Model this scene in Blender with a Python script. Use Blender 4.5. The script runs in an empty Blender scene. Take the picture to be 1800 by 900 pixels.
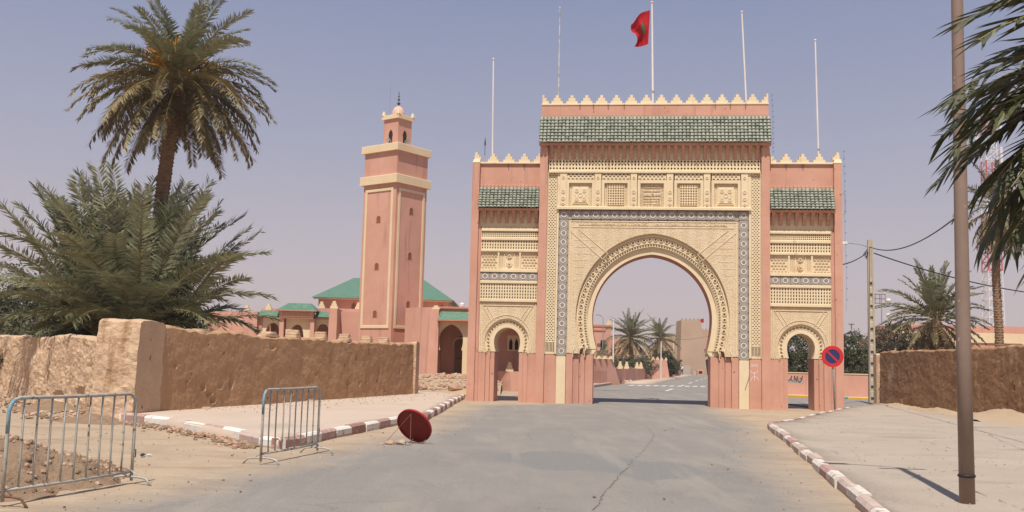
import bpy, math, random
from mathutils import Vector, Matrix, noise
R = math.radians
scene = bpy.context.scene
col = scene.collection
rnd = random.Random(7)

# ------------------------------------------------------------------ camera
cam_data = bpy.data.cameras.new("camera")
cam = bpy.data.objects.new("camera", cam_data)
col.objects.link(cam)
scene.camera = cam
PITCH, ROLL = R(6.07), R(1.4)
fwd = Vector((0, math.cos(PITCH), math.sin(PITCH)))
up0 = Vector((0, -math.sin(PITCH), math.cos(PITCH)))
rt0 = Vector((1, 0, 0))
rt = rt0 * math.cos(ROLL) + up0 * math.sin(ROLL)
up = up0 * math.cos(ROLL) - rt0 * math.sin(ROLL)
m3 = Matrix((rt, up, -fwd)).transposed()
cam.matrix_world = Matrix.Translation((0, 0, 1.6)) @ m3.to_4x4()
cam_data.sensor_width = 36.0
cam_data.lens = 35.0
cam_data.clip_end = 6000
cam_data.clip_start = 0.05

# ------------------------------------------------------------------ sky, sun, exposure
SUN_EL = R(62)
SHADOW = Vector((0.19, 0.982, 0)).normalized()       # where shadows fall on the ground
world = bpy.data.worlds.new("World")
scene.world = world
world.use_nodes = True
wn, wl = world.node_tree.nodes, world.node_tree.links
wn.clear()
w_out = wn.new('ShaderNodeOutputWorld')
w_bg = wn.new('ShaderNodeBackground')
w_bg.inputs['Strength'].default_value = 0.10
w_sky = wn.new('ShaderNodeTexSky')
w_sky.sky_type = 'NISHITA'
w_sky.sun_disc = False
w_sky.sun_elevation = SUN_EL
w_sky.sun_rotation = math.atan2(-SHADOW.x, -SHADOW.y)
w_sky.dust_density = 4.0
w_sky.air_density = 1.2
w_sky.ozone_density = 2.0
w_tc = wn.new('ShaderNodeTexCoord')
w_sep = wn.new('ShaderNodeSeparateXYZ')
w_mr = wn.new('ShaderNodeMapRange')
w_mr.inputs['From Min'].default_value = 0.0
w_mr.inputs['From Max'].default_value = 0.42
w_ramp = wn.new('ShaderNodeValToRGB')
w_mul = wn.new('ShaderNodeVectorMath'); w_mul.operation = 'SCALE'
w_mul.inputs['Scale'].default_value = 8.6
SKY_RAMP = [(0.0, (.640, .525, .515)), (0.22, (.560, .490, .525)), (0.50, (.395, .392, .500)), (1.0, (.195, .247, .418))]
el = w_ramp.color_ramp.elements
el[0].position, el[0].color = SKY_RAMP[0][0], SKY_RAMP[0][1] + (1,)
el[1].position, el[1].color = SKY_RAMP[-1][0], SKY_RAMP[-1][1] + (1,)
for p_, c_ in SKY_RAMP[1:-1]:
    e_ = el.new(p_); e_.color = c_ + (1,)
w_mix = wn.new('ShaderNodeMixRGB'); w_mix.inputs['Fac'].default_value = 0.88
wl.new(w_tc.outputs['Generated'], w_sep.inputs[0])
w_nz = wn.new('ShaderNodeTexNoise'); w_nz.inputs['Scale'].default_value = 2.2; w_nz.inputs['Detail'].default_value = 5.; w_nz.inputs['Roughness'].default_value = .55
w_nm = wn.new('ShaderNodeMapping'); w_nm.inputs['Scale'].default_value = (1, 1, 3.2)
w_ma = wn.new('ShaderNodeMath'); w_ma.operation = 'MULTIPLY_ADD'; w_ma.inputs[1].default_value = .05
w_mb = wn.new('ShaderNodeMath'); w_mb.operation = 'SUBTRACT'; w_mb.inputs[1].default_value = .025
wl.new(w_tc.outputs['Generated'], w_nm.inputs[0]); wl.new(w_nm.outputs[0], w_nz.inputs['Vector']); wl.new(w_nz.outputs['Fac'], w_ma.inputs[0])
wl.new(w_sep.outputs['Z'], w_ma.inputs[2]); wl.new(w_ma.outputs[0], w_mb.inputs[0])          # uneven dust in the air
wl.new(w_mb.outputs[0], w_mr.inputs['Value'])
wl.new(w_mr.outputs[0], w_ramp.inputs[0])
wl.new(w_ramp.outputs[0], w_mul.inputs[0])
wl.new(w_sky.outputs[0], w_mix.inputs[1])
wl.new(w_mul.outputs[0], w_mix.inputs[2])
wl.new(w_mix.outputs[0], w_bg.inputs[0])
wl.new(w_bg.outputs[0], w_out.inputs[0])

sun_d = bpy.data.lights.new("sun", 'SUN')
sun_d.energy = 4.4
sun_d.angle = R(0.53)
sun_d.color = (1.0, 0.95, 0.87)
sun = bpy.data.objects.new("sun", sun_d)
col.objects.link(sun)
sd = SHADOW * math.cos(SUN_EL) + Vector((0, 0, -math.sin(SUN_EL)))
sun.rotation_euler = sd.to_track_quat('-Z', 'Y').to_euler()
sun.location = (0, -20, 60)

scene.view_settings.view_transform = 'Standard'
scene.view_settings.look = 'None'
scene.view_settings.exposure = 0.28
scene.view_settings.gamma = 1.0
scene.cycles.max_bounces = 6

# ------------------------------------------------------------------ materials
def new_mat(name):
    m = bpy.data.materials.new(name); m.use_nodes = True
    nt = m.node_tree
    return m, nt, nt.nodes, nt.links, nt.nodes['Principled BSDF']

def c4(c): return (c[0], c[1], c[2], 1)

def M(name, base, var=None, scale=2.0, rough=.85, bump=0., bscale=30., spots=None, stretch=(1, 1, 1),
      spec=.3, bdist=.01, metal=0., trans=0., stain_or_shade=None, vor=0., vscale=10.):
    """base/var mixed by noise; spots=(colour, scale, threshold); stain=(colour, scale, threshold, stretch)."""
    m, nt, n, l, b = new_mat(name)
    b.inputs['Roughness'].default_value = rough
    b.inputs['Specular IOR Level'].default_value = spec
    b.inputs['Metallic'].default_value = metal
    g = n.new('ShaderNodeNewGeometry')
    mp = n.new('ShaderNodeMapping'); mp.inputs['Scale'].default_value = stretch
    l.new(g.outputs['Position'], mp.inputs[0])
    def noise_t(s, d=5., src=mp.outputs[0]):
        t = n.new('ShaderNodeTexNoise'); t.inputs['Scale'].default_value = s; t.inputs['Detail'].default_value = d
        t.inputs['Roughness'].default_value = .62
        l.new(src, t.inputs['Vector']); return t
    def thr(src, a, bb):
        r = n.new('ShaderNodeMapRange'); r.inputs['From Min'].default_value = a; r.inputs['From Max'].default_value = bb
        l.new(src, r.inputs['Value']); return r
    def mix(fac, c1, c2):
        x = n.new('ShaderNodeMixRGB'); l.new(fac, x.inputs[0])
        for i, c in ((1, c1), (2, c2)):
            if isinstance(c, tuple): x.inputs[i].default_value = c4(c)
            else: l.new(c, x.inputs[i])
        return x.outputs[0]
    colr = base
    if var:
        t = thr(noise_t(scale).outputs['Fac'], .32, .68)
        colr = mix(t.outputs[0], base, var)
    if stain_or_shade:
        mp2 = n.new('ShaderNodeMapping'); mp2.inputs['Scale'].default_value = stain_or_shade[3]
        l.new(g.outputs['Position'], mp2.inputs[0])
        t = thr(noise_t(stain_or_shade[1], 4., mp2.outputs[0]).outputs['Fac'], stain_or_shade[2], stain_or_shade[2] + .1)
        colr = mix(t.outputs[0], colr, stain_or_shade[0])
    if spots:
        t = thr(noise_t(spots[1], 2.).outputs['Fac'], spots[2], spots[2] + .04)
        colr = mix(t.outputs[0], colr, spots[0])
    if isinstance(colr, tuple): b.inputs['Base Color'].default_value = c4(colr)
    else: l.new(colr, b.inputs['Base Color'])
    if bump or vor:
        bp = n.new('ShaderNodeBump'); bp.inputs['Strength'].default_value = bump or vor; bp.inputs['Distance'].default_value = bdist
        if vor:
            v = n.new('ShaderNodeTexVoronoi'); v.inputs['Scale'].default_value = vscale
            l.new(mp.outputs[0], v.inputs['Vector'])
            l.new(v.outputs['Distance'], bp.inputs['Height'])
        else:
            l.new(noise_t(bscale, 6.).outputs['Fac'], bp.inputs['Height'])
        l.new(bp.outputs[0], b.inputs['Normal'])
    if trans:
        tr = n.new('ShaderNodeBsdfTranslucent'); ms = n.new('ShaderNodeMixShader'); ms.inputs[0].default_value = trans
        if isinstance(colr, tuple): tr.inputs['Color'].default_value = c4(colr)
        else: l.new(colr, tr.inputs['Color'])
        out = n['Material Output']
        l.new(b.outputs[0], ms.inputs[1]); l.new(tr.outputs[0], ms.inputs[2]); l.new(ms.outputs[0], out.inputs['Surface'])
    return m

PINK = M('pink_render', (.59, .322, .232), (.515, .262, .18), scale=.9, bump=.25, bscale=14, bdist=.01,
         spots=((.28, .11, .065), 5.5, .695), stain_or_shade=((.47, .245, .18), 1.1, .56, (2.6, 2.6, .22)))
PINK2 = M('pink_render_far', (.595, .322, .238), (.52, .265, .187), scale=.5, bump=.15, bscale=8, stain_or_shade=((.47, .24, .175), .8, .555, (2., 2., .2)))
DOMEP = M('dome_pale_pink', (.66, .42, .33), (.60, .37, .29), scale=2.)
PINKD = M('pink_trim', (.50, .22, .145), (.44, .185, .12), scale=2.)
CREAM = M('cream_plaster', (.745, .605, .405), (.685, .54, .34), scale=1.6, bump=.15, bscale=30, bdist=.006,
          stain_or_shade=((.58, .40, .22), 1.3, .62, (2.5, 2.5, .5)), spots=((.40, .24, .11), 8, .75))
CREAM2 = M('cream_paint', (.72, .57, .37), (.66, .50, .31), scale=.8)
def stucco(name, vs, st):
    m, nt, n, l, b = new_mat(name)
    b.inputs['Roughness'].default_value = .9; b.inputs['Specular IOR Level'].default_value = .2
    g = n.new('ShaderNodeNewGeometry'); mp = n.new('ShaderNodeMapping'); mp.inputs['Scale'].default_value = st
    l.new(g.outputs['Position'], mp.inputs[0])
    v = n.new('ShaderNodeTexVoronoi'); v.inputs['Scale'].default_value = vs; v.inputs['Randomness'].default_value = .45
    l.new(mp.outputs[0], v.inputs['Vector'])
    nz = n.new('ShaderNodeTexNoise'); nz.inputs['Scale'].default_value = 1.4; l.new(g.outputs['Position'], nz.inputs['Vector'])
    r1 = n.new('ShaderNodeMapRange'); r1.inputs['From Min'].default_value = .35; r1.inputs['From Max'].default_value = .65
    l.new(nz.outputs['Fac'], r1.inputs['Value'])
    x1 = n.new('ShaderNodeMixRGB'); x1.inputs[1].default_value = (.745, .61, .43, 1); x1.inputs[2].default_value = (.70, .555, .37, 1)
    l.new(r1.outputs[0], x1.inputs[0])
    r2 = n.new('ShaderNodeMapRange'); r2.inputs['From Min'].default_value = .30; r2.inputs['From Max'].default_value = .62
    l.new(v.outputs['Distance'], r2.inputs['Value'])
    x2 = n.new('ShaderNodeMixRGB'); l.new(r2.outputs[0], x2.inputs[0]); l.new(x1.outputs[0], x2.inputs[1])
    x2.inputs[2].default_value = (.58, .44, .275, 1)            # darker tone in the cuts
    l.new(x2.outputs[0], b.inputs['Base Color'])
    bp = n.new('ShaderNodeBump'); bp.inputs['Strength'].default_value = .7; bp.inputs['Distance'].default_value = .022; bp.invert = True
    l.new(v.outputs['Distance'], bp.inputs['Height']); l.new(bp.outputs[0], b.inputs['Normal'])
    return m
STUCCO = stucco('carved_stucco', 17., (1, 1, 1.3))
STUCCO2 = stucco('carved_stucco_coarse', 9., (1, 1, 1))
ZGREY = M('zellige_grey', (.365, .32, .265), (.295, .26, .22), scale=6, rough=.7, spec=.25)
ZGREY2 = M('zellige_lilac', (.385, .335, .29), (.31, .27, .24), scale=7, rough=.7, spec=.25)
ZWHITE = M('zellige_white', (.74, .70, .66), (.66, .61, .57), scale=9, rough=.4, spec=.5)
ZBROWN = M('zellige_brown', (.36, .22, .14), (.29, .19, .12), scale=9, rough=.45, spec=.5)
ZDARK = M('zellige_dark', (.07, .075, .07), rough=.5)
T1 = M('tile_green', (.225, .245, .185), (.275, .285, .22), scale=5, rough=.4, spec=.5, stain_or_shade=((.30, .29, .215), 3., .62, (1, 1, 1)))
T2 = M('tile_green_dark', (.16, .19, .14), (.205, .225, .175), scale=5, rough=.35, spec=.5)
T3 = M('tile_green_pale', (.28, .295, .225), (.325, .315, .25), scale=5, rough=.4, spec=.4)
CLAY = M('clay_bed', (.085, .07, .05), rough=.95)
GREENROOF = M('green_roof', (.045, .13, .078), (.15, .245, .17), scale=9., rough=.45, bump=.8, bscale=10, bdist=.05, stain_or_shade=((.17, .25, .18), 3, .58, (1, 1, 2)))
DARK = M('dark_opening', (.03, .018, .012), rough=.9)
WOODD = M('door_wood', (.25, .115, .045), (.18, .08, .03), scale=3, stretch=(6, 6, .6), rough=.6)
ADOBE = M('adobe', (.45, .275, .16), (.40, .236, .130), scale=1.7, bump=.8, bscale=13, bdist=.03, rough=.97, spec=.1,
          stain_or_shade=((.325, .185, .098), 1.5, .60, (2.6, 2.6, .22)), spots=((.17, .085, .04), 3.2, .69))
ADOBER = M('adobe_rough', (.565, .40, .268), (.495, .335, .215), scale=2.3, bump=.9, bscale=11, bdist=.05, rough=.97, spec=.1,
           stain_or_shade=((.36, .225, .13), 1.6, .60, (1.6, 1.6, .16)),  # dark vertical streaks, painted in place of frond shadows on the side run
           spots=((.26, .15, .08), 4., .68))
ADOBEW = M('adobe_weathered', (.33, .195, .108), (.265, .15, .08), scale=1.2, bump=.8, bscale=11, bdist=.035, rough=.97, spec=.1,
           stain_or_shade=((.42, .28, .17), 1.0, .585, (2.4, 1.2, .5)), spots=((.11, .055, .025), 3., .70))
KSAR = M('ksar_mud', (.46, .325, .23), (.40, .275, .185), scale=.25, bump=.3, bscale=2, bdist=.1, rough=.95, spec=.1)
STEEL = M('galvanised_steel', (.46, .45, .40), (.33, .315, .275), scale=9, rough=.6, metal=.2, spec=.4, spots=((.17, .085, .045), 11, .62))
BLUEP = M('old_blue_paint', (.10, .24, .33), (.30, .36, .37), scale=14, rough=.6)
RUST = M('rusty_steel', (.20, .11, .07), (.12, .065, .045), scale=12, rough=.8, spec=.2)
LAMPP = M('lamp_post_paint', (.255, .18, .14), (.215, .15, .115), scale=3, rough=.6, spec=.3, bump=.1, bscale=20,
          spots=((.42, .33, .28), 9, .69), stain_or_shade=((.17, .105, .075), 1.6, .60, (3, 3, .5)))
BLACK = M('black_rubber', (.02, .02, .022), rough=.6)
SIGNRED = M('sign_red', (.55, .025, .03), (.48, .02, .025), scale=6, rough=.4, spec=.4)
SIGNBLUE = M('sign_blue', (.018, .028, .10), (.025, .035, .12), scale=6, rough=.4, spec=.4)
REDBACK = M('dull_red_metal', (.20, .014, .012), (.16, .012, .011), scale=7, rough=.55, spec=.3, spots=((.10, .02, .015), 9, .68))
RIMRED = M('faded_rim_red', (.34, .022, .022), (.27, .018, .018), scale=6, rough=.55, spec=.25)
WHITEP = M('white_paint', (.72, .70, .66), (.62, .59, .54), scale=3, rough=.55)
POLEW = M('flagpole_paint', (.75, .70, .66), (.66, .57, .53), scale=1.2, rough=.5)
POLEG = M('flagpole_weathered', (.62, .62, .60), (.24, .26, .25), scale=4., rough=.6)
FLAGR = M('flag_red', (.50, .012, .02), (.40, .008, .014), scale=3, rough=.8, trans=.25)
FLAGG = M('flag_green', (.015, .10, .045), rough=.8)
CONC = M('concrete', (.46, .39, .30), (.40, .33, .245), scale=3, rough=.9, bump=.2, bscale=25)
KWHITE = M('kerb_white', (.66, .60, .52), (.54, .47, .39), scale=3, rough=.85, bump=.6, bscale=25, spots=((.38, .30, .235), 5., .57))
KRED = M('kerb_red', (.43, .275, .235), (.37, .22, .185), scale=3, rough=.88, bump=.6, bscale=25, spots=((.45, .345, .28), 5., .57))
KCLEAN = M('kerb_white_fresh', (.74, .69, .62), (.64, .58, .50), scale=3, rough=.85, bump=.5, bscale=25, spots=((.42, .34, .27), 5., .64))
KPALE = M('kerb_faded', (.50, .385, .325), (.44, .33, .27), scale=3, rough=.88, bump=.6, bscale=25, spots=((.40, .31, .245), 5., .58))
KREDD = M('kerb_red_deep', (.295, .145, .115), (.36, .205, .17), scale=4, rough=.88, bump=.6, bscale=25, spots=((.42, .31, .25), 5., .60))
KBARE = M('kerb_bare', (.43, .335, .265), (.37, .28, .215), scale=4, rough=.9, bump=.4, bscale=25)
KGREEN = M('kerb_green', (.075, .20, .13), (.20, .27, .20), scale=4, rough=.85)
KYELL = M('kerb_yellow', (.60, .33, .025), (.52, .29, .03), scale=4, rough=.85)
PAVER = M('worn_pavement', (.405, .33, .258), (.35, .29, .23), scale=.5, rough=.95, spec=.15, bump=.8, bscale=12, bdist=.03,
         stain_or_shade=((.315, .255, .195), .45, .57, (.6, 1.4, 1)), spots=((.24, .185, .135), 7, .69))
PAVE = M('dusty_pavement', (.51, .40, .312), (.455, .36, .28), scale=.55, rough=.95, spec=.15, bump=.5, bscale=18, bdist=.015,
         stain_or_shade=((.40, .325, .26), .35, .57, (1, .5, 1)), spots=((.34, .255, .185), 9, .70))
SAND = M('sand', (.415, .31, .205), (.36, .262, .175), scale=.4, rough=.97, spec=.1, bump=.6, bscale=10, bdist=.03)
DIRT = M('dug_dirt', (.235, .155, .10), (.30, .205, .135), scale=5, rough=1., spec=.05, bump=1., bscale=22, bdist=.04)
STONE = M('stone', (.46, .36, .27), (.36, .26, .18), scale=7, rough=.95, spec=.1, bump=.5, bscale=20)
STONER = M('reddish_stone', (.38, .225, .15), (.46, .30, .21), scale=6, rough=.95, spec=.1, bump=.5, bscale=20)
FR_G = M('frond_green', (.20, .20, .105), (.13, .135, .065), scale=1.8, rough=.42, spec=.45, trans=.12)
FR_GG = M('frond_grey_green', (.28, .28, .16), (.185, .19, .105), scale=1.8, rough=.38, spec=.5, trans=.12)
FR_O = M('frond_olive', (.30, .225, .105), (.21, .16, .075), scale=1.8, rough=.5, spec=.35, trans=.10)
FR_B = M('frond_dry', (.27, .175, .095), (.20, .125, .065), scale=2, rough=.7, spec=.2, trans=.06)
FR_D = M('frond_deep', (.06, .07, .03), (.10, .098, .045), scale=3, rough=.45, spec=.4, trans=.14)
RACHIS = M('frond_stalk', (.26, .19, .085), (.20, .14, .06), scale=3, rough=.55)
FLOWER = M('date_flower', (.62, .33, .05), (.50, .25, .035), scale=8, rough=.8)
BARK = M('palm_bark', (.29, .18, .115), (.20, .12, .072), scale=5, rough=.95, spec=.1, bump=.6, bscale=30)
BARK2 = M('tree_bark', (.13, .095, .065), (.09, .065, .045), scale=5, rough=.95, spec=.1)
LEAF1 = M('bush_leaf', (.105, .11, .055), (.075, .082, .04), scale=1.2, rough=.6, trans=.15)
LEAF2 = M('bush_leaf_pale', (.145, .145, .08), (.11, .115, .06), scale=1.2, rough=.6, trans=.15)
LEAF3 = M('bush_leaf_brown', (.105, .075, .04), (.08, .06, .035), scale=1.2, rough=.7, trans=.1)
MASTR = M('mast_red', (.50, .10, .09), rough=.6)
MASTW = M('mast_white', (.66, .62, .60), rough=.6)
BRONZE = M('dark_metal', (.05, .05, .048), rough=.5, metal=.5)
GREYM = M('grey_metal', (.36, .37, .38), (.28, .29, .30), scale=6, rough=.5, metal=.3)
CHALK = M('chalk_scrawl', (.72, .58, .52), rough=.9)
SPRAY = M('dark_spray_paint', (.10, .085, .085), rough=.8)
SPRAYG = M('grey_spray_paint', (.33, .33, .33), rough=.8)
SKIN = M('skin', (.25, .14, .09), rough=.6)
CLOTH_W = M('white_cloth', (.70, .68, .65), rough=.9)
CLOTH_B = M('dark_blue_cloth', (.05, .055, .10), rough=.9)
CLOTH_R = M('dull_red_cloth', (.30, .07, .06), rough=.9)
ROADLINE = M('road_paint', (.66, .62, .56), (.52, .48, .43), scale=3, rough=.85)
CRACK = M('road_crack_fill', (.115, .10, .088), (.16, .14, .12), scale=8, rough=.95)
# ------------------------------------------------------------------ mesh helpers
class MB:
    def __init__(s): s.v = []; s.f = []; s.m = []
    def face(s, pts, m=0):
        i = len(s.v); s.v.extend([tuple(p) for p in pts]); s.f.append(tuple(range(i, i + len(pts)))); s.m.append(m)
    def box(s, x0, x1, y0, y1, z0, z1, m=0, bev=0.):
        i = len(s.v)
        if bev:
            b = bev
            for z, e in ((z0, 0), (z1 - b, 0), (z1, b)):
                s.v += [(x0 + e, y0 + e, z), (x1 - e, y0 + e, z), (x1 - e, y1 - e, z), (x0 + e, y1 - e, z)]
            fs = [(3, 2, 1, 0), (8, 9, 10, 11)]
            for k in (0, 4):
                for j in range(4): fs.append((k + j, k + (j + 1) % 4, k + 4 + (j + 1) % 4, k + 4 + j))
        else:
            s.v += [(x0, y0, z0), (x1, y0, z0), (x1, y1, z0), (x0, y1, z0), (x0, y0, z1), (x1, y0, z1), (x1, y1, z1), (x0, y1, z1)]
            fs = [(3, 2, 1, 0), (4, 5, 6, 7), (0, 1, 5, 4), (1, 2, 6, 5), (2, 3, 7, 6), (3, 0, 4, 7)]
        for f in fs: s.f.append(tuple(i + q for q in f)); s.m.append(m)
    def frustum(s, b, t, m=0):
        """b, t: four corners bottom and top"""
        i = len(s.v); s.v += [tuple(p) for p in b] + [tuple(p) for p in t]
        for f in [(3, 2, 1, 0), (4, 5, 6, 7), (0, 1, 5, 4), (1, 2, 6, 5), (2, 3, 7, 6), (3, 0, 4, 7)]:
            s.f.append(tuple(i + q for q in f)); s.m.append(m)
    def plate(s, poly, y0, y1, m=0, ms=None):
        """polygon of (x, z) extruded from y0 (front) to y1"""
        n = len(poly); i = len(s.v)
        s.v += [(x, y0, z) for x, z in poly] + [(x, y1, z) for x, z in poly]
        s.f.append(tuple(i + k for k in range(n))); s.m.append(m)
        s.f.append(tuple(i + n + k for k in reversed(range(n)))); s.m.append(m)
        for k in range(n):
            q = (k + 1) % n
            s.f.append((i + k, i + n + k, i + n + q, i + q)); s.m.append(m if ms is None else ms)
    def tube(s, pts, r, n=8, m=0, caps=True):
        pts = [Vector(p) for p in pts]; k = len(pts)
        rs = r if isinstance(r, (list, tuple)) else [r] * k
        i0 = len(s.v); prev = None
        for j, p in enumerate(pts):
            t = (pts[min(j + 1, k - 1)] - pts[max(j - 1, 0)]).normalized()
            a = Vector((0, 0, 1)) if abs(t.z) < .95 else Vector((1, 0, 0))
            if prev is not None: a = prev
            u = (a - t * a.dot(t)).normalized(); w = t.cross(u); prev = u
            for q in range(n):
                an = 2 * math.pi * q / n
                s.v.append(tuple(p + (u * math.cos(an) + w * math.sin(an)) * rs[j]))
        for j in range(k - 1):
            for q in range(n):
                a, b = i0 + j * n + q, i0 + j * n + (q + 1) % n
                s.f.append((a, b, b + n, a + n)); s.m.append(m)
        if caps:
            s.f.append(tuple(i0 + q for q in reversed(range(n)))); s.m.append(m)
            s.f.append(tuple(i0 + (k - 1) * n + q for q in range(n))); s.m.append(m)
    def lathe(s, prof, c=(0, 0, 0), n=16, m=0):
        i0 = len(s.v)
        for r, z in prof:
            for q in range(n):
                an = 2 * math.pi * q / n; s.v.append((c[0] + r * math.cos(an), c[1] + r * math.sin(an), c[2] + z))
        for j in range(len(prof) - 1):
            for q in range(n):
                a, b = i0 + j * n + q, i0 + j * n + (q + 1) % n
                s.f.append((a, b, b + n, a + n)); s.m.append(m)
        s.f.append(tuple(i0 + q for q in reversed(range(n)))); s.m.append(m)
        s.f.append(tuple(i0 + (len(prof) - 1) * n + q for q in range(n))); s.m.append(m)
    def ring(s, cx, cz, r0, r1, y0, y1, n=16, m=0, a0=0., a1=2 * math.pi):
        """flat annulus in the xz plane, front y0, back y1"""
        for q in range(n):
            a, b = a0 + (a1 - a0) * q / n, a0 + (a1 - a0) * (q + 1) / n
            p = [(cx + r * math.cos(t), cz + r * math.sin(t)) for r, t in ((r0, a), (r1, a), (r1, b), (r0, b))]
            s.face([(x, y0, z) for x, z in p], m)
            s.face([(p[1][0], y0, p[1][1]), (p[1][0], y1, p[1][1]), (p[2][0], y1, p[2][1]), (p[2][0], y0, p[2][1])], m)
            s.face([(p[3][0], y0, p[3][1]), (p[3][0], y1, p[3][1]), (p[0][0], y1, p[0][1]), (p[0][0], y0, p[0][1])], m)
    def disc(s, cx, cz, r, y, n=16, m=0):
        s.face([(cx + r * math.cos(2 * math.pi * q / n), y, cz + r * math.sin(2 * math.pi * q / n)) for q in range(n)], m)
    def blob(s, c, r, m=0, rr=rnd, sq=(1, 1, 1), rough=.25):
        """rough little stone: a jittered icosahedron"""
        t = (1 + 5 ** .5) / 2
        vs = [(-1, t, 0), (1, t, 0), (-1, -t, 0), (1, -t, 0), (0, -1, t), (0, 1, t), (0, -1, -t), (0, 1, -t), (t, 0, -1), (t, 0, 1), (-t, 0, -1), (-t, 0, 1)]
        fs = [(0, 11, 5), (0, 5, 1), (0, 1, 7), (0, 7, 10), (0, 10, 11), (1, 5, 9), (5, 11, 4), (11, 10, 2), (10, 7, 6), (7, 1, 8), (3, 9, 4), (3, 4, 2), (3, 2, 6), (3, 6, 8), (3, 8, 9), (4, 9, 5), (2, 4, 11), (6, 2, 10), (8, 6, 7), (9, 8, 1)]
        i = len(s.v); an = rr.random() * 6.28; ca, sa = math.cos(an), math.sin(an)
        for v in vs:
            k = r / 1.9 * (1 + rr.uniform(-rough, rough))
            x, y, z = v[0] * k * sq[0], v[1] * k * sq[1], v[2] * k * sq[2]
            s.v.append((c[0] + x * ca - y * sa, c[1] + x * sa + y * ca, c[2] + z))
        for f in fs: s.f.append(tuple(i + q for q in f)); s.m.append(m)
    def mesh(s, name, mats, smooth=False):
        me = bpy.data.meshes.new(name)
        me.from_pydata(s.v, [], s.f)
        for m in mats: me.materials.append(m)
        me.polygons.foreach_set('material_index', s.m)
        if smooth: me.polygons.foreach_set('use_smooth', [True] * len(s.f))
        me.update()
        return me
    def build(s, name, mats, parent=None, smooth=False, kind=None, loc=None):
        if not isinstance(mats, (list, tuple)): mats = [mats]
        return link(name, s.mesh(name, mats, smooth), parent, kind, loc)

def link(name, me, parent=None, kind=None, loc=None):
    o = bpy.data.objects.new(name, me); col.objects.link(o)
    if parent is not None: o.parent = parent
    if kind: o['kind'] = kind
    if loc is not None: o.location = loc
    return o

def tag(o, label=None, cat=None, group=None, kind=None):
    if label: o['label'] = label
    if cat: o['category'] = cat
    if group: o['group'] = group
    if kind: o['kind'] = kind
    return o

def thing(name, label, cat, loc=(0, 0, 0), rz=0., group=None):
    o = bpy.data.objects.new(name, None); col.objects.link(o)
    o.location = loc; o.rotation_euler = (0, 0, rz); o.empty_display_size = .3
    return tag(o, label, cat, group)

def nz(x, y, z=0., s=1.): return noise.noise(Vector((x * s, y * s, z * s)))

def arch_pts(cx, zc, r, e, ws, zs, d=0., n=28, k=0., nl=8):
    """horseshoe outline from the left springing over the crown to the right one; d = offset outwards"""
    R_ = r + e; right = []
    for j in range(nl):
        z = zs + (zc - zs) * j / nl
        right.append((r - (r - ws) * ((zc - z) / (zc - zs)) ** 2 + d, z))
    amax = math.acos(min(1., e / (R_ + d * (1 + k)))) if e > 0 else math.pi / 2
    for j in range(n + 1):
        a = amax * j / n; de = d * (1 + k * math.sin(a) ** 2)
        right.append((max(0., -e + (R_ + de) * math.cos(a)), zc + (R_ + de) * math.sin(a)))
    left = [(cx - x, z) for x, z in right]
    return left + [(cx + x, z) for x, z in reversed(right[:-1])]

def resample(pts, n):
    ls = [0.]
    for a, b in zip(pts, pts[1:]): ls.append(ls[-1] + math.dist(a, b))
    out = []; j = 0
    for i in range(n + 1):
        t = ls[-1] * i / n
        while j < len(pts) - 2 and ls[j + 1] < t: j += 1
        u = (t - ls[j]) / max(1e-9, ls[j + 1] - ls[j])
        out.append((pts[j][0] + (pts[j + 1][0] - pts[j][0]) * u, pts[j][1] + (pts[j + 1][1] - pts[j][1]) * u))
    return out

SHAPES = {
 'round': [(-.28, -.28), (0, -.38), (.28, -.28), (.38, 0), (.28, .28), (0, .38), (-.28, .28), (-.38, 0)],
 'diamond': [(-.18, -.18), (0, -.36), (.18, -.18), (.36, 0), (.18, .18), (0, .36), (-.18, .18), (-.36, 0)],
 'wide': [(-.30, -.26), (0, -.28), (.30, -.26), (.34, -.02), (.16, .16), (0, .30), (-.16, .16), (-.34, -.02)],
 'square': [(-.3, -.3), (0, -.3), (.3, -.3), (.3, 0), (.3, .3), (0, .3), (-.3, .3), (-.3, 0)],
 'drop': [(-.16, -.34), (.04, -.36), (.24, -.30), (.20, 0), (.30, .30), (0, .36), (-.14, .10), (-.24, -.10)],
}
EDGE = [(-.5, -.5), (0, -.5), (.5, -.5), (.5, 0), (.5, .5), (0, .5), (-.5, .5), (-.5, 0)]
def lattice(mb, fmap, nu, nv, shape='round', depth=.05, stagger=False, m=0):
    """pierced screen: fmap(u, v, d) -> point, u and v in 0..1, d = depth behind the front"""
    hole = SHAPES[shape]
    for jv in range(nv):
        odd = stagger and jv % 2
        cells = nu - 1 if odd else nu
        for iu in range(cells):
            cu = iu + .5 + (.5 if odd else 0); cv = jv + .5
            o = [fmap((cu + a) / nu, (cv + b) / nv, 0) for a, b in EDGE]
            h = [fmap((cu + a) / nu, (cv + b) / nv, 0) for a, b in hole]
            k = [fmap((cu + a) / nu, (cv + b) / nv, depth) for a, b in hole]
            i = len(mb.v); mb.v += o + h + k
            for q in range(8):
                p = (q + 1) % 8
                mb.f.append((i + q, i + p, i + 8 + p, i + 8 + q)); mb.m.append(m)
                mb.f.append((i + 8 + q, i + 8 + p, i + 16 + p, i + 16 + q)); mb.m.append(m)
            mb.f.append(tuple(i + 16 + q for q in range(8))); mb.m.append(m)
        if odd:
            for u0, u1 in ((0, .5 / nu), (1 - .5 / nu, 1)):
                mb.face([fmap(u0, jv / nv, 0), fmap(u1, jv / nv, 0), fmap(u1, (jv + 1) / nv, 0), fmap(u0, (jv + 1) / nv, 0)], m)
def flat_map(x0, x1, z0, z1, y):
    return lambda u, v, d: (x0 + (x1 - x0) * u, y + d, z0 + (z1 - z0) * v)
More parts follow.
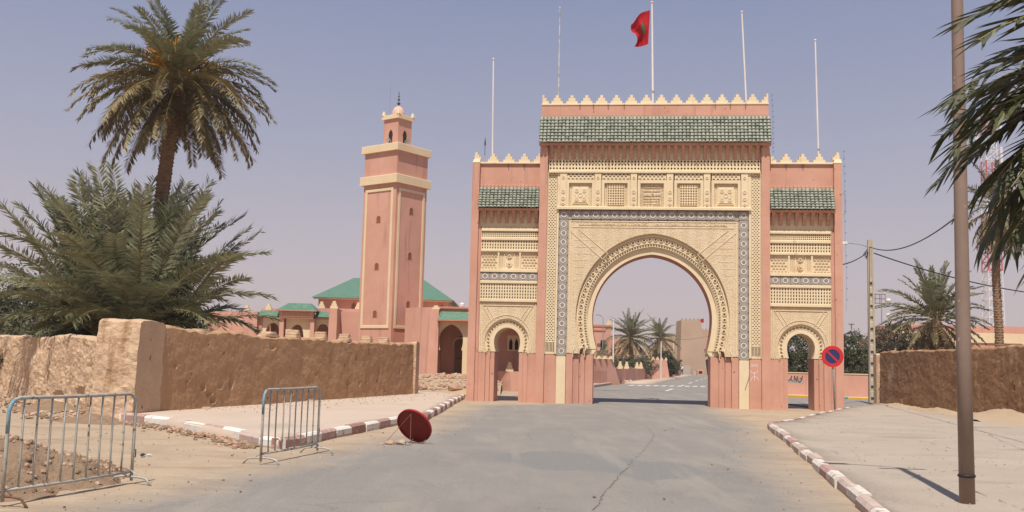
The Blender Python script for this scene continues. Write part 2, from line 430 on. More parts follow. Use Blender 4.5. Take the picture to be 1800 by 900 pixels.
def screen(mb, x0, x1, z0, z1, y, nu, nv, shape='round', depth=.05, stagger=False):
    lattice(mb, flat_map(x0, x1, z0, z1, y), nu, nv, shape, depth, stagger)
    for a, b in (((x0, z0), (x1, z0)), ((x1, z0), (x1, z1)), ((x1, z1), (x0, z1)), ((x0, z1), (x0, z0))):
        mb.face([(a[0], y, a[1]), (a[0], y + depth, a[1]), (b[0], y + depth, b[1]), (b[0], y, b[1])])
def scrawl(mb, x0, x1, z0, z1, y, n, rr, th=.012, dp=.012):
    """a line of cut lettering: short joined strokes"""
    x = x0
    while x < x1:
        w = rr.uniform(.03, .08); h = (z1 - z0)
        if rr.random() < .55: mb.box(x, x + th, y - dp, y, z0 + h * rr.uniform(.1, .3), z1 - h * rr.uniform(0, .35))
        mb.box(x - .004, min(x1, x + w * .85), y - dp * .8, y, z0 + h * .2, z0 + h * .2 + th)
        if rr.random() < .35: mb.ring(x + w * .4, z0 + h * .45, th, th * 2.2, y - dp * .9, y, 6)
        if rr.random() < .3: mb.box(x + w * .3, x + w * .3 + th * 1.2, y - dp * .85, y, z1 - th * 1.4, z1)
        x += w
# ------------------------------------------------------------------ ground, road, pavements
gm = MB(); gm.face([(-2500, -300, -.06), (2500, -300, -.06), (2500, 4500, -.06), (-2500, 4500, -.06)])
gm.build('ground', SAND, kind='structure')

def road_material():
    m, nt, n, l, b = new_mat('worn_asphalt')
    b.inputs['Roughness'].default_value = .92; b.inputs['Specular IOR Level'].default_value = .15
    g = n.new('ShaderNodeNewGeometry')
    def nt_(s, d=6., r=.65, st=None):
        t = n.new('ShaderNodeTexNoise'); t.inputs['Scale'].default_value = s; t.inputs['Detail'].default_value = d; t.inputs['Roughness'].default_value = r
        if st:
            mp = n.new('ShaderNodeMapping'); mp.inputs['Scale'].default_value = st; l.new(g.outputs['Position'], mp.inputs[0]); l.new(mp.outputs[0], t.inputs['Vector'])
        else: l.new(g.outputs['Position'], t.inputs['Vector'])
        return t.outputs['Fac']
    def mr(src, a, bb, c=0., d=1.):
        r = n.new('ShaderNodeMapRange'); r.inputs[1].default_value = a; r.inputs[2].default_value = bb; r.inputs[3].default_value = c; r.inputs[4].default_value = d
        l.new(src, r.inputs[0]); return r.outputs[0]
    def mx(fac, c1, c2, t='MIX'):
        x = n.new('ShaderNodeMixRGB'); x.blend_type = t; l.new(fac, x.inputs[0]) if not isinstance(fac, float) else setattr(x.inputs[0], 'default_value', fac)
        for i, c in ((1, c1), (2, c2)):
            if isinstance(c, tuple): x.inputs[i].default_value = c4(c)
            else: l.new(c, x.inputs[i])
        return x.outputs[0]
    def math_(op, a, bb):
        x = n.new('ShaderNodeMath'); x.operation = op
        for i, c in ((0, a), (1, bb)):
            if isinstance(c, float): x.inputs[i].default_value = c
            else: l.new(c, x.inputs[i])
        return x.outputs[0]
    at = n.new('ShaderNodeAttribute'); at.attribute_name = 'dust'
    ap = n.new('ShaderNodeAttribute'); ap.attribute_name = 'patch'
    asph = mx(mr(nt_(.5, 6.), .33, .67), (.182, .163, .146), (.225, .202, .178))
    asph = mx(mr(nt_(1.3, 5., .6, (1.0, .25, 1)), .50, .68), asph, (.262, .225, .186))
    pat = mr(math_('ADD', ap.outputs['Fac'], math_('MULTIPLY', math_('SUBTRACT', nt_(.9, 5.), .5), 1.3)), .45, .62)
    asph = mx(pat, asph, (.162, .158, .150))
    def fine_cracks(sc, a_, b_, st):
        v = n.new('ShaderNodeTexVoronoi'); v.feature = 'DISTANCE_TO_EDGE'; v.inputs['Scale'].default_value = sc
        mp = n.new('ShaderNodeMapping'); mp.inputs['Scale'].default_value = st; wv = n.new('ShaderNodeTexNoise'); wv.inputs['Scale'].default_value = 2.5; wv.inputs['Detail'].default_value = 6.
        ad = n.new('ShaderNodeVectorMath'); ad.operation = 'MULTIPLY_ADD'; ad.inputs[1].default_value = (.5, .5, 0)
        l.new(g.outputs['Position'], wv.inputs['Vector']); l.new(wv.outputs['Color'], ad.inputs[0]); l.new(g.outputs['Position'], ad.inputs[2]); l.new(ad.outputs[0], mp.inputs[0]); l.new(mp.outputs[0], v.inputs['Vector'])
        return mr(v.outputs['Distance'], a_, b_, 1., 0.)
    ck_ = math_('MULTIPLY', fine_cracks(.55, .002, .012, (1, .6, 1)), mr(nt_(.35, 3.), .50, .62))
    asph = mx(math_('MULTIPLY', ck_, .55), asph, (.10, .088, .075))
    asph = mx(math_('MULTIPLY', mr(nt_(.8, 4., .6, (1.6, .10, 1)), .54, .66), .55), asph, (.285, .25, .215))
    speck = mr(nt_(60., 2., .8), .35, .70)
    asph = mx(mr(nt_(16., 4., .75), .56, .72), asph, (.30, .265, .23))
    asph = mx(mr(nt_(21., 3., .75), .60, .72), asph, (.125, .112, .10))
    asph = mx(speck, asph, mx(.5, asph, (.34, .31, .27)))
    asph = mx(mr(nt_(45., 3., .7), .64, .70), asph, (.10, .09, .078))
    sand = mx(mr(nt_(.7, 6.), .35, .65), (.425, .32, .215), (.36, .27, .188))
    sand = mx(mr(nt_(.9, 5., .6, (.5, 1.2, 1)), .52, .70), sand, (.31, .215, .138))
    sand = mx(mr(nt_(3.2, 6., .7, (.35, 1.3, 1)), .56, .66), sand, (.47, .37, .27))
    sand = mx(mr(nt_(18., 4., .7), .60, .70), sand, (.26, .19, .13))
    dust = math_('ADD', at.outputs['Fac'], math_('MULTIPLY', math_('SUBTRACT', nt_(.55, 7., .7), .5), .95))
    dust = math_('ADD', dust, math_('MULTIPLY', math_('SUBTRACT', nt_(7., 5., .7), .5), .45))
    fac = mr(dust, .22, .92)
    l.new(mx(fac, asph, sand), b.inputs['Base Color'])
    bp = n.new('ShaderNodeBump'); bp.inputs['Strength'].default_value = .55; bp.inputs['Distance'].default_value = .02
    l.new(math_('ADD', nt_(38., 5., .75), math_('MULTIPLY', nt_(5., 4.), 1.2)), bp.inputs['Height']); l.new(bp.outputs[0], b.inputs['Normal'])
    return m
ROAD = road_material()

ASPH = [(-4.6, 5), (-4.3, 10.2), (-3.75, 11.7), (-3.2, 14.3), (-2.9, 16.2), (-2.2, 20.5), (-1.6, 22.4), (-1.35, 30), (-.6, 37), (1.5, 39), (2.6, 41), (2.0, 66), (19, 66), (14, 48), (8.6, 41.5), (7.3, 37), (6.6, 29), (5.45, 22.3), (4.4, 17.5), (3.6, 12), (2.9, 5)]
PATCHP = [(-.4, 16.6), (.3, 18.4), (1.5, 18.4), (2.9, 16.4), (3.1, 15.2), (2.1, 13.8), (1.4, 15.0), (.5, 15.4)]
def sdist(p, poly):
    x, y = p; ins = False; dm = 1e9
    for (x1, y1), (x2, y2) in zip(poly, poly[1:] + poly[:1]):
        if (y1 > y) != (y2 > y) and x < (x2 - x1) * (y - y1) / (y2 - y1) + x1: ins = not ins
        dx, dy = x2 - x1, y2 - y1; t = max(0, min(1, ((x - x1) * dx + (y - y1) * dy) / (dx * dx + dy * dy)))
        dm = min(dm, math.hypot(x - x1 - t * dx, y - y1 - t * dy))
    return -dm if ins else dm
def road_sheet():
    xs = [-17 + .5 * i for i in range(63)]; ys = []; y = 2.
    while y < 62: ys.append(y); y += .25 + y * .008
    vs, dust, patch = [], [], []
    for yy in ys:
        for xx in xs:
            d = sdist((xx, yy), ASPH); ds = max(0., min(1., .5 + d / 1.9))
            z = .012 * nz(xx, yy, 3, .9) + .02 * nz(xx, yy, 8, .25)
            if ds > .6: z += .05 * (ds - .6) * (nz(xx, yy, 1, 1.7) + .3 * nz(xx, yy, 5, 5.))
            vs.append((xx, yy, z)); dust.append(ds); patch.append(max(0., min(1., .5 - sdist((xx, yy), PATCHP) / 1.2)))
    nx = len(xs); fs = [(j * nx + i, j * nx + i + 1, (j + 1) * nx + i + 1, (j + 1) * nx + i) for j in range(len(ys) - 1) for i in range(nx - 1)]
    me = bpy.data.meshes.new('road'); me.from_pydata(vs, [], fs); me.materials.append(ROAD)
    a = me.attributes.new('dust', 'FLOAT', 'POINT'); a.data.foreach_set('value', dust)
    a = me.attributes.new('patch', 'FLOAT', 'POINT'); a.data.foreach_set('value', patch)
    me.polygons.foreach_set('use_smooth', [True] * len(fs))
    return link('road', me, kind='structure')
road_sheet()
# the street beyond the gate: a long dusty asphalt strip and the cross street behind the gate
FAR_ASPH = M('far_asphalt', (.215, .192, .172), (.26, .23, .20), scale=.4, rough=.95, spec=.1, bump=.3, bscale=8, stain_or_shade=((.29, .25, .205), .5, .58, (1, .4, 1)))
fr = MB()
fr.face([(3.2, 61.6, .012), (30.0, 61.6, .012), (70, 250, .012), (36, 250, .012), (28.0, 176, .012), (9.3, 83, .012)])
fr.build('far_road', FAR_ASPH, kind='structure')
cr = MB()
cr.face([(-30, 46.2, .02), (-1.2, 45.2, .03), (-1.0, 52, .03), (-30, 56, .02)]); cr.face([(12.5, 42, .03), (45, 44, .02), (45, 52.5, .02), (12.5, 57.2, .03)])
cr.build('cross_street', FAR_ASPH, kind='structure')
# painted lines on the far street
ln = MB()
d_ = Vector((.2225, .975, 0)); side = Vector((.975, -.2225, 0)) * .09
for s in range(9):
    a = Vector((9.8, 62.7, .022)) + d_ * (s * 15.); b = a + d_ * 7.0
    ln.face([a - side, a + side, b + side, b - side])
for s in range(12):
    a = Vector((8.9 + .66 * s, 75.6 + .27 * s, .024)); b = a + Vector((.40, .16, 0)); w_ = d_ * 3.4
    ln.face([a, b, b + w_, a + w_])
ln.build('road_marking', ROADLINE, kind='structure')
# a long crack wandering over the near road
ck = MB(); rr = random.Random(3); pts = []
CP = [(.98, 11.2), (1.19, 12.5), (1.44, 13.7), (1.83, 15.6), (2.11, 17.0), (2.68, 19.6), (3.38, 23.2), (3.7, 27)]
for (x0, y0), (x1, y1) in zip(CP, CP[1:]):
    k = max(2, int((y1 - y0) / .13))
    for j in range(k): pts.append((x0 + (x1 - x0) * j / k + rr.uniform(-.022, .022) + .05 * nz(0, y0 + j * .13, 4, 1.3), y0 + (y1 - y0) * j / k))
for (xa, ya), (xb, yb) in zip(pts, pts[1:]):
    if rr.random() < .80:
        w0 = rr.uniform(.003, .012) * (1 if ya < 17 else .6); h = lambda x, y: .012 * nz(x, y, 3, .9) + .02 * nz(x, y, 8, .25) + .005
        ck.face([(xa - w0, ya, h(xa, ya)), (xa + w0, ya, h(xa, ya)), (xb + w0, yb, h(xb, yb)), (xb - w0, yb, h(xb, yb))])
ck.build('road_crack', CRACK, kind='structure')

def pave_mesh(name, outline, z, step=.55, mat=None):
    """pavement slab with a gently uneven top (triangulated grid clipped to the outline) and an edge skirt"""
    import bmesh
    bm = bmesh.new()
    vs = [bm.verts.new((x, y, z)) for x, y in outline]; bm.faces.new(vs)
    x0, x1 = min(p[0] for p in outline), max(p[0] for p in outline); y0, y1 = min(p[1] for p in outline), max(p[1] for p in outline)
    k = x0 + step
    while k < x1:
        bmesh.ops.bisect_plane(bm, geom=bm.verts[:] + bm.edges[:] + bm.faces[:], plane_co=(k, 0, 0), plane_no=(1, 0, 0)); k += step
    k = y0 + step
    while k < y1:
        bmesh.ops.bisect_plane(bm, geom=bm.verts[:] + bm.edges[:] + bm.faces[:], plane_co=(0, k, 0), plane_no=(0, 1, 0)); k += step * 1.5
    for v in bm.verts: v.co.z += .022 * nz(v.co.x, v.co.y, 2, .7) + .012 * nz(v.co.x, v.co.y, 7, 2.1)
    be = [e for e in bm.edges if e.is_boundary]
    r = bmesh.ops.extrude_edge_only(bm, edges=be)
    for v in r['geom']:
        if isinstance(v, bmesh.types.BMVert): v.co.z = -.05
    for f in bm.faces: f.smooth = True
    bmesh.ops.recalc_face_normals(bm, faces=bm.faces)
    me = bpy.data.meshes.new(name); bm.to_mesh(me); bm.free(); me.materials.append(mat or PAVE)
    return link(name, me, kind='structure')

def kerb_run(path, parent, stone, z0, z1, width, seq, rr, name='kerb_stone', jit=.012):
    """kerb stones laid one after the other along path; width > 0 lies to the left of the direction of travel"""
    cum = [0.]
    for a, b in zip(path, path[1:]): cum.append(cum[-1] + math.dist(a, b))
    def at(s):
        j = 0
        while j < len(path) - 2 and cum[j + 1] < s: j += 1
        u = (s - cum[j]) / (cum[j + 1] - cum[j]); return Vector((path[j][0] + (path[j + 1][0] - path[j][0]) * u, path[j][1] + (path[j + 1][1] - path[j][1]) * u))
    s = 0.; i = 0
    while s < cum[-1] - .15:
        ln_ = min(stone * rr.uniform(.92, 1.06), cum[-1] - s); g = .012
        a, b = at(s + g), at(s + ln_ - g); t = (b - a).normalized(); nrm = Vector((-t.y, t.x)) * width
        off = nrm.normalized() * rr.uniform(-jit, jit); dz = rr.uniform(-jit, jit); c = .045; z2 = z1 + dz
        mb = MB(); a += off; b += off
        # cross-section: road foot, chamfered top edge, back; split low bare band / painted part
        sec = [(0, z0), (0, z0 + (z1 - z0) * .34), (0.0, z2 - c), (.28, z2), (.93, z2 - .004), (1, z2 - .02), (1, z0)]
        e = [.006, .006, .006, .01, .01, .01, .006]
        A = [tuple((a + t * q + nrm * w_).to_3d() + Vector((0, 0, h))) for (w_, h), q in zip(sec, e)]
        B = [tuple((b - t * q + nrm * w_).to_3d() + Vector((0, 0, h))) for (w_, h), q in zip(sec, e)]
        for k in range(6): mb.face([A[k], B[k], B[k + 1], A[k + 1]], 1 if k == 0 else 0)
        mb.face(list(reversed(A))); mb.face(B)
        mats = seq[i % len(seq)]
        mb.build(name, list(mats), parent)
        s += ln_; i += 1

# left pavement
LK = [(-8.95, 23.3), (-7.4, 21.95), (-5.2, 19.05), (-4.25, 17.6), (-3.95, 17.45), (-3.7, 17.9), (-3.4, 20.2), (-2.72, 24.4), (-2.28, 26.3)]
LK2 = [(-2.13, 26.6), (-2.0, 34.8), (-1.85, 42.6)]
lp = pave_mesh('left_pavement', [(x - .1, y + .12) for x, y in LK[:3]] + [(-4.15, 17.75), (-3.85, 17.9), (-3.5, 20.2), (-2.85, 24.4), (-2.3, 26.7), (-2.15, 34.8), (-2.0, 43.2),
               (-4.2, 45.8), (-14, 46.5), (-14, 30), (-9.4, 24.6)], .185)
rr = random.Random(11)
kerb_run(LK[:5], lp, 1.05, -.05, .205, .17, [(KRED, KBARE), (KCLEAN, KBARE), (KPALE, KBARE), (KCLEAN, KBARE)], rr, jit=.018)
kerb_run(LK[4:], lp, .95, -.03, .20, .17, [(KREDD, KREDD), (KCLEAN, KWHITE), (KRED, KREDD), (KCLEAN, KBARE)], rr)
kerb_run(LK2, lp, 1.0, -.03, .20, .17, [(KREDD, KREDD), (KCLEAN, KWHITE)], rr)
kerb_run([(-1.75, 45.2), (-4.2, 45.9), (-9, 46.6)], lp, 2.0, -.03, .16, -.2, [(KYELL, KYELL), (KGREEN, KGREEN)], rr)
# right pavement
RK = [(3.2, 7.2), (3.85, 10.5), (4.75, 15.15), (5.55, 19.5), (6.15, 22.6), (6.8, 26.3), (7.0, 27.25)]
RK2 = [(7.08, 27.4), (8.06, 28.9), (10.05, 33.1), (12.15, 37.35), (13.6, 40.3)]
rp = pave_mesh('right_pavement', [(3.35, 7.2), (4.0, 10.5), (4.9, 15.15), (5.7, 19.5), (6.3, 22.6), (6.95, 26.3), (7.15, 27.2), (8.2, 28.8), (10.2, 33.0), (12.3, 37.3), (14.2, 41.4), (17.5, 46.6), (45, 46.6), (45, 7.2)], .135, step=.9, mat=PAVER)
kerb_run(RK, rp, .98, -.04, .15, -.17, [(KPALE, KBARE), (KWHITE, KBARE), (KRED, KREDD), (KWHITE, KWHITE), (KPALE, KREDD), (KWHITE, KBARE)], rr, jit=.022)
kerb_run(RK2, rp, 1.0, -.04, .15, -.14, [(KREDD, KREDD), (KWHITE, KWHITE)], rr)
kb = pave_mesh('back_pavement', [(15.0, 56.0), (19.5, 54.2), (23, 53.2), (23, 60), (14, 60)], .14, step=2.)
kerb_run([(14.9, 55.9), (16.3, 55.3), (19.6, 54.1), (23, 53.1)], kb, 1.9, -.03, .16, .2, [(KYELL, KYELL), (KGREEN, KGREEN)], rr)

CRACKS = [[(5.58, 14.0), (6.1, 14.7), (7.0, 15.4), (8.6, 15.9)], [(13.6, 30.5), (12.59, 27.1), (10.81, 22.09), (9.96, 19.46), (9.6, 17.5)], [(7.71, 23.67), (9.04, 24.72), (9.6, 23.39), (11.5, 23.9)],
          [(5.9, 18.4), (5.77, 17.42), (6.64, 17.65), (7.5, 17.3)], [(8.81, 21.47), (8.59, 19.33), (8.69, 18.19)], [(5.85, 12.7), (5.74, 11.75), (5.65, 11.0), (5.8, 9.5)], [(8.0, 28.2), (9.4, 28.8), (12, 28.9)]]
PCR = M('pavement_crack_dirt', (.20, .15, .11), rough=1.)
pk = MB(); rr = random.Random(6)
for line in CRACKS:
    for (xa, ya), (xb, yb) in zip(line, line[1:]):
        k = max(2, int(math.dist((xa, ya), (xb, yb)) / .14)); pp = [(xa + (xb - xa) * j / k + rr.uniform(-.02, .02), ya + (yb - ya) * j / k + rr.uniform(-.03, .03)) for j in range(k + 1)]
        for (x0, y0), (x1, y1) in zip(pp, pp[1:]):
            if rr.random() < .6:
                w0 = rr.uniform(.003, .010); zz = lambda x, y: .135 + .022 * nz(x, y, 2, .7) + .012 * nz(x, y, 7, 2.1) + .012
                dx, dy = x1 - x0, y1 - y0; q = math.hypot(dx, dy) or 1; ox, oy = -dy / q * w0, dx / q * w0
                pk.face([(x0 - ox, y0 - oy, zz(x0, y0)), (x1 - ox, y1 - oy, zz(x1, y1)), (x1 + ox, y1 + oy, zz(x1, y1)), (x0 + ox, y0 + oy, zz(x0, y0))])
pk.build('pavement_crack', PCR, kind='structure')
# clods and stones along the foot of the left mud wall
fb = MB(); rr = random.Random(15)
for i in range(520):
    t = rr.random() ** 1.3; o_ = abs(rr.gauss(0, .8)) + .25
    x, y = -9.3 - 8 * t - .775 * o_, 24.2 + 9.8 * t - .63 * o_
    fb.blob((x, y, .02 + .10 * max(0, 1 - o_)), rr.choice((.02, .03, .04, .06, .09)) * rr.uniform(.7, 1.2), rr.choice((0, 0, 1, 2)), rr, (1, 1, .65))
fb.build('wall_foot_rubble', [DIRT, STONE, STONER], kind='stuff')
# undercut soil below the corner kerb, dirt bank
sb = MB(); rr = random.Random(5)
for i in range(420):
    t = rr.random(); j = int(t * 3); u = t * 3 - j; a, b = LK[j], LK[j + 1]
    x, y = a[0] + (b[0] - a[0]) * u, a[1] + (b[1] - a[1]) * u
    o_ = abs(rr.gauss(0, .24)) + .02; x -= o_ * .72; y -= o_ * .62
    sb.blob((x, y, .03 * max(0, 1 - o_ * 2)), rr.uniform(.02, .075) * (1 - .4 * min(1, o_)), rr.choice((0, 0, 1)), rr, (1, 1, .7))
sb.build('kerb_rubble', [DIRT, STONER], kind='stuff')

def mound_h(h, rough, seed):
    def f(u, v):
        rad = math.hypot(u, v) * (1 + .25 * nz(u + seed, v, 0, 1.8)); k = max(0., 1 - rad)
        return h * (k ** .9) + rough * (nz(u * 3 + seed, v * 3, 1, 1.5) + .6 * nz(u * 9 + seed, v * 9, 2, 1.3)) * min(1, k * 4)
    return f
def mound(name, c, rx, ry, h, mat, seed, rough=.06, res=34, rz=0.):
    mb = MB(); n_ = res
    P_ = {}; hf = mound_h(h, rough, seed)
    for j in range(n_ + 1):
        for i in range(n_ + 1):
            u, v = -1 + 2 * i / n_, -1 + 2 * j / n_; z = hf(u, v)
            x, y = u * rx, v * ry
            P_[i, j] = (c[0] + x * math.cos(rz) - y * math.sin(rz), c[1] + x * math.sin(rz) + y * math.cos(rz), c[2] - .05 + z)
    for j in range(n_):
        for i in range(n_): mb.face([P_[i, j], P_[i + 1, j], P_[i + 1, j + 1], P_[i, j + 1]])
    return mb.build(name, mat, smooth=True)
o = mound('dirt_heap', (-6.35, 12.5, .0), 1.75, 1.9, .62, DIRT, 3.1, .09, 48)
tag(o, 'brown heap of dug earth behind the near steel barrier', 'dirt heap')
rr = random.Random(8); sm = MB(); HF = mound_h(.62, .09, 3.1)
for i in range(420):
    a, q = rr.uniform(0, 6.28), rr.random() ** .6 * 1.7
    x, y = -6.35 + q * math.cos(a), 12.5 + q * math.sin(a)
    sm.blob((x, y, max(0, HF((x + 6.35) / 1.75, (y - 12.5) / 1.9) - .045)), rr.uniform(.012, .045), rr.choice((0, 0, 1, 2)), rr)
sm.build('heap_pebbles', [DIRT, STONE, STONER], kind='stuff')
for i, (x, y, z, r_, lab) in enumerate([(-5.62, 11.95, .15, .085, 'pale stone lodged highest in the dirt heap behind the barrier'),
        (-5.50, 11.84, .10, .095, 'reddish stone just below the pale one on the dirt heap'), (-5.72, 11.35, .08, .09, 'brown clod at the foot of the dirt heap by the barrier post')]):
    mb = MB(); mb.blob((0, 0, 0), r_, 0, rr, (1.2, .9, .8)); tag(mb.build('stone', (STONE, STONER, DIRT)[i], loc=(x, y, z)), lab, 'stone')
# loose gravel and pebbles on the sandy verges and the road edges
gv = MB(); rr = random.Random(21)
for i in range(2200):
    y = 9.8 + 20 * rr.random() ** 1.8; x = rr.uniform(-10, 7.2)
    d = sdist((x, y), ASPH)
    if d < -.7 and rr.random() < .94: continue
    if y > 17 and x < -4 + (y - 17) * .2 and y > 17.4 - (x + 4.2) * 1.18: continue
    if x > 3.6 + (y - 10.5) * .2 - .1: continue
    gv.blob((x, y, .008), rr.choice((.006, .007, .008, .009, .011, .013, .02)) * rr.uniform(.7, 1.2), rr.choice((0, 0, 1, 2)), rr, (1, 1, .7))
for i in range(900):
    y = 11 + 28 * rr.random() ** 1.4; x = 4.6 + (y - 11) * .2 + rr.random() ** 1.2 * 9
    if y > 27 and x < 7.4 + (y - 27) * .5: continue
    gv.blob((x, y, .155), rr.choice((.006, .008, .012)) * rr.uniform(.7, 1.3), rr.choice((0, 1, 1, 2)), rr, (1, 1, .6))
for i in range(420):
    t = rr.random(); x = -8.3 + 4.6 * t + rr.random() ** 2 * 2.5; y = 25 + 17.3 * t
    gv.blob((x, y, .2), rr.choice((.01, .013, .02)) * rr.uniform(.7, 1.3), rr.choice((0, 1, 1, 2)), rr, (1, 1, .6))
gv.build('gravel', [DIRT, STONE, STONER], kind='stuff')
# ------------------------------------------------------------------ the city gate
GX, GY, GR = 5.62, 39.6, R(-6.5)
gate = thing('city_gate', 'tall pink and cream gate with one large and two small horseshoe arches', 'city gate', (GX, GY, 0), GR)
TH = 1.5
MAIN = dict(cx=0, zc=3.47, r=2.375, e=.203, ws=2.19, zs=2.20)
rr = random.Random(4)

def fill_to_rect(mb, curve, x0, x1, z0, z1, y, m=0):
    """flat field between an arch curve (left foot -> crown -> right foot) and the rectangle round it"""
    c = resample(curve, 72); cx = (x0 + x1) / 2
    zc = c[0][1]
    def out(p):
        dx, dz = p[0] - cx, p[1] - zc
        if dz <= 1e-6: return (x0 if dx < 0 else x1, p[1])
        k = 1e9
        if abs(dx) > 1e-9: k = min(k, ((x1 if dx > 0 else x0) - cx) / dx)
        k = min(k, (z1 - zc) / dz)
        return (cx + dx * k, zc + dz * k)
    o = [out(p) for p in c]
    for a, b, d, e in zip(c, c[1:], o[1:], o):
        pts = [a, b, d, e]
        # keep the rectangle's corner
        if abs(d[1] - z1) < 1e-6 and abs(e[1] - z1) > 1e-6 and abs(e[0] - x0) < 1e-6: pts = [a, b, d, (x0, z1), e]
        elif abs(e[1] - z1) < 1e-6 and abs(d[1] - z1) > 1e-6 and abs(d[0] - x1) < 1e-6: pts = [a, b, d, (x1, z1), e]
        mb.face([(x, y, z) for x, z in pts], m)
    if z0 < zc - 1e-6:
        for s, xs in ((0, x0), (-1, x1)):
            p = c[s]; mb.face([(xs, y, z0), (p[0], y, z0), (p[0], y, zc), (xs, y, zc)], m)

def strip(mb, c0, y0, c1, y1, m=0, n=72):
    a, b = resample(c0, n), resample(c1, n)
    for i in range(n):
        mb.face([(a[i][0], y0, a[i][1]), (a[i + 1][0], y0, a[i + 1][1]), (b[i + 1][0], y1, b[i + 1][1]), (b[i][0], y1, b[i][1])], m)
def polar_map(cfg, d0, d1, y, k):
    cs = [resample(arch_pts(d=d0 + (d1 - d0) * i / 8, k=k, **cfg), 400) for i in range(9)]
    def f(u, v, dp):
        v = max(0., min(1., v)) * 8; i = min(7, int(v)); w = v - i
        t = max(0., min(1., u)) * 400; j = min(399, int(t)); q = t - j
        p = []
        for c in (cs[i], cs[i + 1]): p.append((c[j][0] + (c[j + 1][0] - c[j][0]) * q, c[j][1] + (c[j + 1][1] - c[j][1]) * q))
        return (p[0][0] * (1 - w) + p[1][0] * w, y + dp, p[0][1] * (1 - w) + p[1][1] * w)
    return f

# --- main body: back wall, passage, upper block, jambs
b = MB()
inner = arch_pts(**MAIN)
fill_to_rect(b, inner, -4.4, 4.4, 2.2, 7.4, TH)
for s in (-1, 1):
    x0, x1 = sorted((s * 2.32, s * 4.4)); b.box(x0, x1, .34, TH, -.1, 2.2)
    x0, x1 = sorted((s * 3.40, s * 4.4)); b.box(x0, x1, .24, TH - .01, 2.2, 7.4)
b.box(-4.4, 4.4, .24, TH - .005, 7.38, 9.86)
b.box(-4.56, 4.56, -.02, TH, 9.86, 12.13)
b.build('wall', PINK, gate)
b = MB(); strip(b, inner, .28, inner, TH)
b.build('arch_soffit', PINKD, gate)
# small returns where the arch steps out to the pier (corbelled foot)
for s in (-1, 1):
    b = MB()
    for k, (w_, z) in enumerate(((2.19, 2.13), (2.23, 2.06), (2.28, 2.0))):
        x0, x1 = sorted((s * w_, s * 2.6)); b.box(x0, x1, .30 - .002 * k, TH - .03 * k - .02, z, z + .072)
    b.build('springer', CREAM, gate)

# --- carved field round the arch
b = MB(); outer = arch_pts(d=.66, k=.24, **MAIN)
fill_to_rect(b, outer, -3.38, 3.38, 2.0, 7.37, 0.)
b.build('carved_field', STUCCO, gate)
b = MB()
def rib(mb, pts, w, y0=-.018, y1=.0):
    for (xa, za), (xb, zb) in zip(pts, pts[1:]):
        dx, dz = xb - xa, zb - za; L = math.hypot(dx, dz); nx, nz_ = -dz / L * w, dx / L * w
        q = [(xa - nx, za - nz_), (xb - nx, zb - nz_), (xb + nx, zb + nz_), (xa + nx, za + nz_)]
        mb.plate(q, y0, y1)
for s in (-1, 1):
    rib(b, [(s * 3.30, 6.92), (s * 1.98, 5.80)], .012); rib(b, [(s * 2.98, 7.02), (s * 1.78, 6.02)], .012)
    rib(b, [(s * 3.30, 2.05), (s * 3.30, 7.30)], .016)
    rib(b, [(s * 3.18, 2.05), (s * 3.18, 6.86)], .008)
    rib(b, [(s * 1.98, 5.80), (s * 1.78, 6.02)], .010)
rib(b, [(-3.3, 7.34), (3.3, 7.34)], .022); rib(b, [(-3.2, 7.09), (3.2, 7.09)], .012)
for k in range(17): rib(b, [(-3.16, 6.55 - .27 * k), (-2.2 - .9 * min(1, k / 7.), 6.55 - .27 * k)], .006, -.008); rib(b, [(3.16, 6.55 - .27 * k), (2.2 + .9 * min(1, k / 7.), 6.55 - .27 * k)], .006, -.008)
b.build('field_rib', CREAM, gate)
b = MB(); scrawl(b, -2.95, 2.95, 7.13, 7.31, 0., 80, rr, .016, .022); b.build('inscription_band', STUCCO2, gate)

# --- archivolt: stepped bands and pierced rows
b = MB(); A = lambda d, k=.24: arch_pts(d=d, k=k, **MAIN)
for (d0, y0), (d1, y1) in zip([(0, .34), (0, .28), (.20, .28), (.20, .21), (.235, .21)], [(0, .28), (.20, .28), (.20, .21), (.235, .21), (.235, .26)]): strip(b, A(d0), y0, A(d1), y1)
for (d0, y0), (d1, y1) in zip([(.345, .26), (.345, .15), (.40, .15), (.40, .22)], [(.345, .15), (.40, .15), (.40, .22), (.40, .22)]): strip(b, A(d0), y0, A(d1), y1)
for (d0, y0), (d1, y1) in zip([(.555, .22), (.555, .10), (.60, .10), (.60, .14), (.66, .14)], [(.555, .10), (.60, .10), (.60, .14), (.66, .14), (.66, 0)]): strip(b, A(d0), y0, A(d1), y1)
b.build('archivolt', CREAM, gate)
b = MB(); lattice(b, polar_map(MAIN, .24, .34, .17, .24), 104, 1, 'round', .09); b.build('archivolt_bead_row', CREAM, gate)
b = MB(); pm = polar_map(MAIN, .405, .55, .15, .24); lattice(b, pm, 52, 1, 'wide', .09)
for i in range(52):       # raised rings round each hole
    p = pm((i + .5) / 52, .5, 0); b.ring(p[0], p[2], .052, .078, p[1] - .035, p[1], 10)
b.build('archivolt_ring_row', CREAM, gate)
